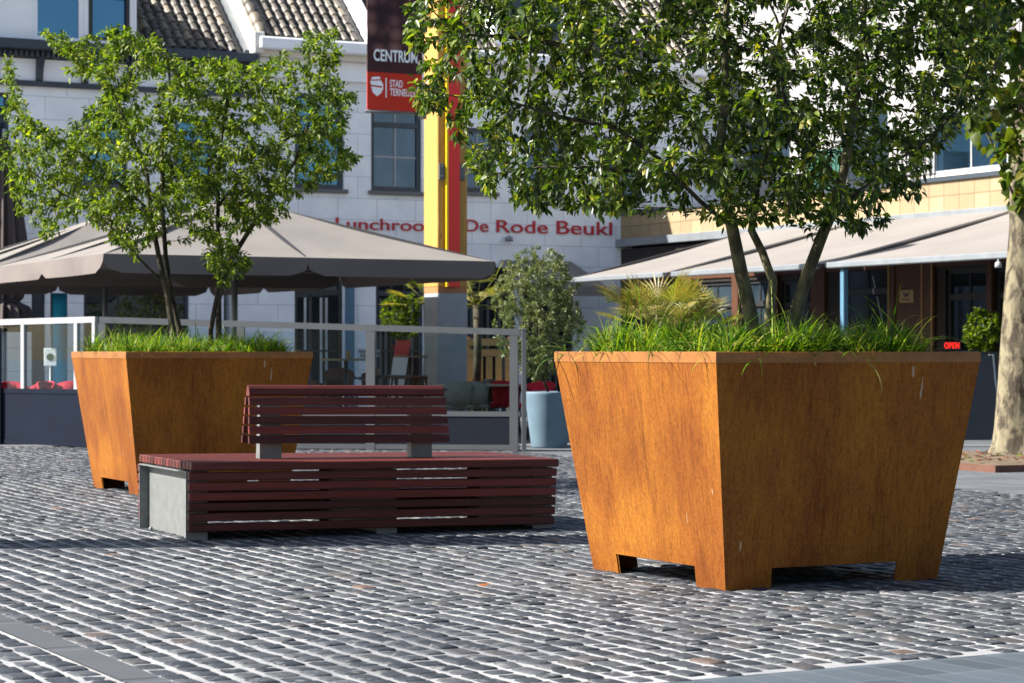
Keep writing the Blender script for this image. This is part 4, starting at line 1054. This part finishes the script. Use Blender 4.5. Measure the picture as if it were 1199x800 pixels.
# upper storey set back
yb=2.6
def us(px,dep=yb):
    k=(px-599.5)/F; X0=GO[0]+ru[0]*dep;Y0=GO[1]+ru[1]*dep; return (Y0*k-X0)/(-lv[0]+lv[1]*k)
def uz(px,py): return zz(py,gY(us(px),yb))
UH=[(us(1088),us(1180),uz(1130,203),uz(1130,128)),(us(780),us(830),uz(800,200),uz(800,110)),(us(870),us(925),uz(900,205),uz(900,105)),(us(985),us(1040),uz(1010,262),uz(1010,120))]
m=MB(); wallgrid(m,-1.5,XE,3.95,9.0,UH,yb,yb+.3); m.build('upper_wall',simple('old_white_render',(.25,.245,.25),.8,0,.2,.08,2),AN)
for i,h in enumerate(UH):
    m=MB(); mm=[]
    f=window(AN,h[0],h[1],h[2],h[3],M['whitem'],M['glassw'] if i==0 else M['glassm'],y=yb+.06,fw=.10,sill=False,bars=(2,1),barm=M['whitem'])
m=MB(); m.box(UH[0][0]-.2,UH[0][1]+.2,yb-.12,yb-.002,UH[0][2]-.14,UH[0][2]-.002); m.build('upper_sill',M['cream'],AN)
m=MB(); m.box(us(985),us(1032),yb-.9,yb-.86,3.97,uz(1008,178)); m.build('green_screen',M['green'],AN)
m=MB(); xa,xb=gs(955),gs(1092); zr=4.95
m.box(xa,xb,.05,.09,zr-.04,zr); m.box(xa,xb,.055,.085,4.16,4.18)
x=xa
while x<xb: m.box(x,x+.018,.06,.078,4.10,zr-.04); x+=.13
m.build('iron_railing',M['dark'],AN)
# awnings: three panels
AW=thing('awning','three joined beige canvas awnings over the cafe front','awning',(GO[0],GO[1],0),gth)
DP=3.85; zf=2.52; zw_=3.44
def awx(px): # on front edge line
    k=(px-599.5)/F; X0=GO[0]-ru[0]*DP;Y0=GO[1]-ru[1]*DP; return (Y0*k-X0)/(-lv[0]+lv[1]*k)
ed=[awx(665),awx(782),awx(963),awx(1216)]
ed=[max(ed[0],-3.0)]+ed[1:]
for a_,b_ in zip(ed[:-1],ed[1:]):
    m=MB(); n=12; vs=[];fs_=[]
    a2,b2=a_+.13,b_-.13
    for i in range(n+1):
        t=i/n
        for j in range(9):
            x=a2+(b2-a2)*j/8; vs.append((x,-.14-(DP-.14)*t,zw_+(zf-zw_)*t-.05*math.sin(math.pi*t)+.004*math.sin(x*7)))
    fs_=[(i*9+j,(i+1)*9+j,(i+1)*9+j+1,i*9+j+1) for i in range(n) for j in range(8)]
    m.add(vs,fs_,0,True); m.build('canvas',M['awning'],AW)
    m=MB(); m.box(a2,b2,-DP-.03,-DP+.05,zf-.075,zf+.015,bev=.015); m.build('front_rail',M['zinc'],AW)
    for x in (a2-.06,b2+.06):
        m=MB(); m.obox((x,-.2,zw_-.05),(x,-DP,zf-.03),.10,.06); m.build('arm',M['dark'],AW)
# spot lamp hanging at the rail end
sp_=thing('spot_lamp','small white spot lamp clipped under the awning rail near the plane tree','lamp',(GO[0]-lv[0]*awx(1169)-ru[0]*DP,GO[1]-lv[1]*awx(1169)-ru[1]*DP,0),gth)
m=MB(); m.tube([(0,0,zf-.07),(0,0,zf-.12)],.012,6); m.build('stem',M['whitem'],sp_)
m=MB(); m.lathe([(.02,.0),(.045,-.02),(.05,-.08),(.0,-.085)],12,(0,0,zf-.11)); m.build('shade',M['whitem'],sp_)
# light blue square post under the joint
xq=awx(982); pb=thing('awning_post','light blue square post holding the awning joint','post',(GO[0]-lv[0]*xq-ru[0]*(DP-.1),GO[1]-lv[1]*xq-ru[1]*(DP-.1),0),gth)
m=MB(); m.box(-.045,.045,-.045,.045,.01,zf-.08,bev=.008); m.build('shaft',M['blue'],pb)
m=MB(); m.box(-.12,.12,-.12,.12,0,.012); m.build('foot_plate',M['zinc'],pb)
# OPEN sign standing in the window
xo=1120; YO=gY(gs(xo),-.3); oo=thing('open_sign','small glowing red OPEN sign in the cafe window by the plane tree','sign',(GO[0]-lv[0]*gs(xo)-ru[0]*.07,GO[1]-lv[1]*gs(xo)-ru[1]*.07,0),gth)
hw=(gs(1129)-gs(1112))/2; textmesh('OPEN',-hw,hw,gz(xo,408.2),gz(xo,401),-.022,M['led'],oo,'lettering',.01,.0,1.15)
m=MB(); m.box(-hw-.03,hw+.03,-.02,.0,gz(xo,409.5),gz(xo,400.5)); m.build('backing',M['dark'],oo)

# ------------------------------------------------------------------ pots and plants
def bushmesh(root,n,cx,cy,cz,rx,ry,rz,length,width,mat,seed,stemmat,base,up=.4,name='crown'):
    r=np.random.default_rng(seed); A=[]
    while len(A)<n//14:
        p=r.uniform(-1,1,3)
        if (p**2).sum()<1 and noise.noise(Vector(p*2.1)+Vector((seed,0,0)))>-.22: A.append((cx+p[0]*rx,cy+p[1]*ry,cz+p[2]*rz))
    A=np.array(A); P,par=grow(A,[[np.array(base),np.array((cx,cy,cz-rz*.75))]],.06,1.2,.08,50,seed,up*.1)
    rr_=np.minimum(radii(P,par,.0016,2.3),.035)
    branchmesh(P,par,rr_,'stem',stemmat,root); leafmesh(P,par,rr_,name,mat,root,n,length,width,-up,seed+1,.01,.03)
YO_=28.9
ol=thing('olive_tree','grey-green olive tree standing in the pale blue pot','olive tree',(at(643,YO_),YO_,.66))
def uplift(root,n,seed,crown,base,leaf,mat,stem,up=.6):
    bushmesh(root,n,*crown,*leaf,mat,seed,stem,base,up)
bushmesh(ol,20000,at(630,YO_)-at(643,YO_),0,zz(368,YO_)-.66,.60,.56,.86,.05,.013,M['olive_leaf'],31,M['dbark'],(0,0,0),.7)
po=thing('round_pot','pale blue tapered round pot with an olive tree, beside the terrace end post','pot',(at(643,YO_),YO_,0))
m=MB(); m.lathe([(.0,0),(.215,0),(.225,.02),(.305,.66),(.315,.69),(.31,.70),(.29,.70),(.28,.62),(.0,.62)],40); m.build('body',M['bluepot'],po)
m=MB(); m.lathe([(.0,.635),(.285,.632)],24); m.build('soil',M['soil'],po)
# dark box with a shrub by the plane tree
YS=32.5; sx=at(1150,YS)
sb=thing('shrub_pot','tall black tapered pot with a light green shrub left of the plane tree','pot',(sx,YS,0),TH)
m=MB(); hb,ht_=.20,.31; zt2=1.2
m.add([(-hb,-hb,0),(hb,-hb,0),(hb,hb,0),(-hb,hb,0),(-ht_,-ht_,zt2),(ht_,-ht_,zt2),(ht_,ht_,zt2),(-ht_,ht_,zt2),(-ht_+.03,-ht_+.03,zt2),(ht_-.03,-ht_+.03,zt2),(ht_-.03,ht_-.03,zt2),(-ht_+.03,ht_-.03,zt2),(-ht_+.03,-ht_+.03,zt2-.1),(ht_-.03,-ht_+.03,zt2-.1),(ht_-.03,ht_-.03,zt2-.1),(-ht_+.03,ht_-.03,zt2-.1)],
      [(3,2,1,0),(0,1,5,4),(1,2,6,5),(2,3,7,6),(3,0,4,7),(4,5,9,8),(5,6,10,9),(6,7,11,10),(7,4,8,11),(8,9,13,12),(9,10,14,13),(10,11,15,14),(11,8,12,15)]); m.build('body',M['dark'],sb)
m=MB(); q=ht_-.03; m.add([(-q,-q,zt2-.08),(q,-q,zt2-.08),(q,q,zt2-.08),(-q,q,zt2-.08)],[(0,1,2,3)]); m.build('soil',M['soil'],sb)
sh=thing('shrub','light green evergreen shrub growing in the tall black pot','shrub',(sx,YS,1.12))
bushmesh(sh,2600,0.02,0,.33,.30,.28,.36,.07,.028,M['light_leaf'],41,M['dbark'],(0,0,0),.6)
# a-frame board beside it
ab=thing('a_board','black folding pavement board with a grey edge, standing left of the plane tree','sign board',(at(1138,31.6),31.6,0),R(15))
for s in (-1,1):
    m=MB(); m.add([(-.28,s*.26,.0),(.28,s*.26,0),(.28,s*.03,1.15),(-.28,s*.03,1.15),(-.28,s*.29,.0),(.28,s*.29,0),(.28,s*.06,1.15),(-.28,s*.06,1.15)],[(0,1,2,3),(7,6,5,4),(0,4,5,1),(1,5,6,2),(2,6,7,3),(3,7,4,0)]); m.build('board',M['dark'],ab)
    for x in (-.29,.29):
        m=MB(); m.obox((x,s*.275,0),(x,s*.045,1.16),.02,.035); m.build('edge',M['zinc'],ab)
# fan palms
def palm(name,label,x,y,z0,nf,R0,seed,zbase):
    r=random.Random(seed); root=thing(name,label,'palm',(x,y,zbase))
    m=MB(); m.tube([(0,0,0),(.02,0,z0*.5),(0,.02,z0)],[.07,.065,.06],10); m.build('trunk',M['dbark'],root)
    for f in range(nf):
        az=r.uniform(0,6.28); el=r.uniform(-.1,1.3); d=Vector((math.cos(az)*math.cos(el),math.sin(az)*math.cos(el),math.sin(el)))
        pl_=R0*r.uniform(.7,1.1); c=Vector((0,0,z0))+d*pl_; m=MB(); m.tube([(0,0,z0),Vector((0,0,z0))+d*pl_*.5+Vector((0,0,.02)),c],[.012,.009,.006],5)
        sidev=d.cross(Vector((0,0,1))).normalized() if abs(d.z)<.95 else Vector((1,0,0)); up=sidev.cross(d)
        for k in range(17):
            a_=(k-8)/8*1.35; b=d*math.cos(a_)+sidev*math.sin(a_); b=(b+up*.15*math.cos(a_)).normalized(); l=R0*.85*(1-.25*abs(a_)/1.35)*r.uniform(.85,1.1)
            wv=b.cross(up).normalized()*.014; p1=c+b*l*.6; p2=c+b*l-Vector((0,0,l*.12)); 
            m.add([c,p1+wv,p2,p1-wv,p1-up*.008],[(0,1,4),(1,2,4),(2,3,4),(3,0,4)])
        m.build('frond',M['palm_leaf'],root)
    return root
YPm=30.6
def potblock(x,y,label,h=.5,w=.26):
    q=thing('square_pot',label,'pot',(x,y,0),TH); m=MB()
    m.add([(-w*.8,-w*.8,0),(w*.8,-w*.8,0),(w*.8,w*.8,0),(-w*.8,w*.8,0),(-w,-w,h),(w,-w,h),(w,w,h),(-w,w,h)],[(3,2,1,0),(0,1,5,4),(1,2,6,5),(2,3,7,6),(3,0,4,7)]); m.add([(-w,-w,h),(w,-w,h),(w,w,h),(-w,w,h)],[(0,1,2,3)],1); m.build('body',[M['dark'],M['soil']],q)
for px,Y,zt_h,lab,nf,R0,sd_ in ((768,31.5,.98,'leftmost of the two spiky yellowing fan palms seen over the right planter',24,.60,51),(806,31.9,.95,'second spiky fan palm, right of the first, seen over the right planter',20,.52,54),(500,36.5,1.45,'tall fan palm behind the timber mast',15,.48,52),(558,37.5,1.45,'fan palm with long drooping fronds right of the mast',13,.48,53)):
    potblock(at(px,Y),Y,{768:'dark square pot holding the yellowing fan palm',806:'dark square pot holding the second spiky fan palm',500:'dark square pot holding the palm left of the mast',558:'dark square pot holding the palm right of the mast'}[px],.5)
    palm('fan_palm',lab,at(px,Y),Y,zt_h,nf,R0,sd_,.5)
# olive shrub seen under the near parasol
YQ=35.5; potblock(at(172,YQ),YQ,'dark square pot holding the olive bush under the parasol',.8,.35)
ob=thing('olive_bush','rounded olive bush under the near parasol behind the left planter','bush',(at(172,YQ),YQ,.8))
bushmesh(ob,5000,0,0,.75,.65,.6,.60,.06,.018,M['olive_leaf'],61,M['dbark'],(0,0,0),.5)
YQ=36.5; potblock(at(470,YQ),YQ,'dark square pot holding the bush before the shop windows',.8,.3)
ob=thing('olive_bush','bright leafy bush before the dark shop windows left of the mast','bush',(at(470,YQ),YQ,.8))
bushmesh(ob,2600,0,0,.95,.35,.35,.45,.06,.024,M['light_leaf'],62,M['dbark'],(0,0,0),.5)

# ------------------------------------------------------------------ terrace furniture
def chair(label,x,y,rz,seatm,framem,kind):
    root=thing('terrace_chair',label,'chair',(x,y,0),rz,'chairs on the terrace')
    m=MB(); m.box(-.22,.22,-.2,.2,.43,.48,bev=.02); m.build('seat',seatm,root)
    m=MB(); vs=[];n=10
    for k in range(n+1):
        a_=-1.25+2.5*k/n; 
        for zc_,rr_ in ((.46,.21),(.62,.235),(.80-.05*abs(a_)**2,.255)): vs.append((rr_*math.sin(a_),.02+rr_*math.cos(a_)*.95,zc_))
    fs_=[(k*3+j,k*3+j+1,(k+1)*3+j+1,(k+1)*3+j) for k in range(n) for j in range(2)]
    m.add(vs,fs_,0,True); o=m.build('backrest',framem if kind else seatm,root)
    md=o.modifiers.new('s','SOLIDIFY'); md.thickness=.025
    for sx_ in (-.19,.19):
        for sy in (-.17,.17):
            m=MB(); m.tube([(sx_,sy,.43),(sx_*1.12,sy*1.15,0)],.014,6); m.build('leg',M['cane'] if kind else M['dark'],root)
    for sg_ in (-1,1): m=MB(); m.tube([(sg_*.23,-.15,.64),(sg_*.24,.0,.66),(sg_*.2,.2,.7)],.013,6); m.build('armrest',M['dark'],root)
    return root
def vis(px,Y): return (at(px,Y),Y)
ck=chair('red cushioned wicker chair against the blue pot, just right of the end post',*vis(629,31.8),R(200),M['redc'],M['rattan'],0)
for px,Y,a_,lab in ((597,32.2,150,'red cushioned chair behind the glass beside the pale post'),(574,32.8,90,'red cushioned chair under the wooden table in the right glass pane'),
                    (14,30.9,20,'red seated chair seen in the leftmost glass pane'),(42,31.2,320,'red seated chair just right of the first white screen post'),(66,31.0,60,'red seated chair before the blue flag'),(84,31.6,190,'red seated chair by the second white screen post')):
    dup(ck,(*vis(px,Y),0),R(a_),lab)
bc=chair('dark brown wooden chair left of the tall table behind the glass',*vis(385,33.4),R(100),M['brown_wood'],M['brown_wood'],0)
for px,Y,a_,lab in ((424,33.6,250,'dark brown wooden chair right of the tall table, before the middle screen post'),(398,36.0,10,'dark brown wooden chair behind the tall table near the blue pilaster'),
                    (560,33.6,300,'brown wooden chair at the low table, on its left side'),(587,33.4,60,'brown wooden chair at the low table, on its right side')):
    dup(bc,(*vis(px,Y),.15 if px<430 else 0),R(a_),lab)
cw=chair('grey wicker chair with pale cane legs, nearer the mast',*vis(532,31.2),R(200),M['rattan'],M['rattan'],1)
dup(cw,(*vis(551,31.4),0),R(190),'grey wicker chair with pale cane legs, farther from the mast')
def table(label,x,y,h,w,round_=True,legm=None):
    root=thing('terrace_table',label,'table',(x,y,0),TH,'tables on the terrace')
    m=MB()
    if round_: m.lathe([(.0,h-.03),(w,h-.03),(w+.008,h-.015),(w,h),(0,h)],32)
    else: m.box(-w,w,-w*.55,w*.55,h-.03,h,bev=.006)
    m.build('tabletop',M['table'],root)
    m=MB(); m.tube([(0,0,.03),(0,0,h-.03)],.03,10); m.build('column',M['dark'],root)
    m=MB(); m.lathe([(.0,.0),(.26,.0),(.25,.02),(.04,.035),(.0,.035)],24); m.build('foot',M['dark'],root); return root
table('tall table with a pale top in the pane left of the middle post',*vis(405,33.0),1.10,.35)
table('tall table with a pale top just left of the white mast base',*vis(480,34.5),1.14,.22)
table('low rectangular table in the right glass pane between red chairs',*vis(572,32.0),.75,.62,False)
def stool(label,x,y,h,group):
    root=thing('bar_stool',label,'stool',(x,y,0),random.uniform(0,1),group); m=MB(); m.lathe([(0,h-.05),(.17,h-.05),(.18,h-.02),(.165,h),(0,h)],20); m.build('seat',M['brown_wood'],root)
    for sx_ in (-1,1):
        for sy in (-1,1): m=MB(); m.tube([(sx_*.1,sy*.1,h-.05),(sx_*.19,sy*.19,0)],.016,6); m.build('leg',M['brown_wood'],root)
    m=MB(); q=.155; m.tube([(-q,-q,.3),(q,-q,.3),(q,q,.3),(-q,q,.3),(-q,-q,.3)],.009,5); m.build('foot_ring',M['zinc'],root); return root
s_=stool('wooden bar stool just right of the middle screen post',*vis(451,33.6),.86,'bar stools on the terrace')
dup(s_,(*vis(470,33.2),0),.4,'wooden bar stool below the red menu board'); dup(s_,(*vis(487,33.0),0),.9,'wooden bar stool touching the white mast base')
mb_=thing('menu_board','leaning menu board, red above and white below, left of the mast base','menu board',(*vis(462,34.9),0),R(10))
m=MB(); m.add([(-.10,0,.5),(.12,0,.5),(.22,.1,1.12),(.0,.1,1.12),(-.10,.02,.5),(.12,.02,.5),(.22,.12,1.12),(.0,.12,1.12)],[(0,1,2,3),(7,6,5,4),(0,4,5,1),(1,5,6,2),(2,6,7,3),(3,7,4,0)]); m.build('white_sheet',M['wpaint'],mb_)
m=MB(); m.add([(-.0,.098,1.121),(.22,.098,1.121),(.27,.14,1.37),(.05,.14,1.37),(-.0,.118,1.121),(.22,.118,1.121),(.27,.16,1.37),(.05,.16,1.37)],[(0,1,2,3),(7,6,5,4),(0,4,5,1),(1,5,6,2),(2,6,7,3),(3,7,4,0)]); m.build('red_sheet',M['menu'],mb_)
m=MB(); m.tube([(.02,.06,0),(.1,.13,1.1)],.014,6); m.build('stand',M['dark'],mb_)
cup=thing('candle_glass','small yellow candle glass on the tall table left of the middle post','glass',(*vis(408,32.9),1.10)); m=MB(); m.lathe([(0,0),(.03,0),(.035,.11),(.03,.11),(.025,.01)],14); m.build('cup',M['cane'],cup)
# pale wooden slatted bench
wb=thing('wooden_bench','high-backed bench of bright pale pine slats behind the right glass pane','bench',(*vis(548,38.8),0),R(8))
m=MB(); m.box(0,.82,.35,.39,1.30,1.42);m.box(0,.82,.34,.38,1.12,1.24); 
for i in range(5): m.box(.02+i*.165,.13+i*.165,.345,.375,.46,1.11)
m.build('backrest',M['pale_wood'],wb)
m=MB(); m.box(0,.82,-.1,.33,.40,.45,bev=.005); m.build('seat',M['pale_wood'],wb)
for x in (.02,.74):
    for y in (-.08,.39): m=MB(); m.box(x,x+.06,y,y+.05,0,.398 if y<0 else 1.45); m.build('leg',M['pale_wood'],wb)
# blue flag and small white-green board in the left panes
fl=thing('beach_flag','upright blue fabric flag behind the left glass screen','flag',(*vis(60,37.5),0)); m=MB(); m.tube([(0,0,0),(0,0,2.3)],.015,8); m.build('pole',M['zinc'],fl)
m=MB(); vs=[]
for i in range(9):
    zc_=.55+i*.2; vs+=[(.01,.0,zc_),(.13,.03*math.sin(i),zc_),(.26,.02*math.cos(i*1.3),zc_)]
m.add(vs,[(i*3+j,i*3+j+1,i*3+j+4,i*3+j+3) for i in range(8) for j in range(2)],0,True); o=m.build('flag_cloth',M['bluec'],fl); md=o.modifiers.new('s','SOLIDIFY'); md.thickness=.006
sg=thing('stand_sign','small white board with a green patch on a thin stand in the left pane','sign',(*vis(59,34.2),0)); m=MB(); m.tube([(0,0,0),(0,0,1.0)],.014,8); m.build('stand',M['whitem'],sg)
m=MB(); m.box(-.09,.09,-.015,.015,.99,1.25,bev=.004); m.build('board',M['wpaint'],sg); m=MB(); m.lathe([(0,0),(.055,0)],16); m.map(lambda x,y,z:(x,-.018,1.12+y)); m.build('green_patch',M['green'],sg)
# a dry leaf lying on the cobbles
lf=MB(); X,Y=at(567,gy(691)),gy(691); lf.add([(X-.04,Y,.03),(X,Y-.02,.02),(X+.035,Y+.005,.035),(X,Y+.025,.028)],[(0,1,2,3)]); tag(lf.build('fallen_leaf',M['dead']),'single orange dry leaf lying on the cobbles between bench and planter','leaf')
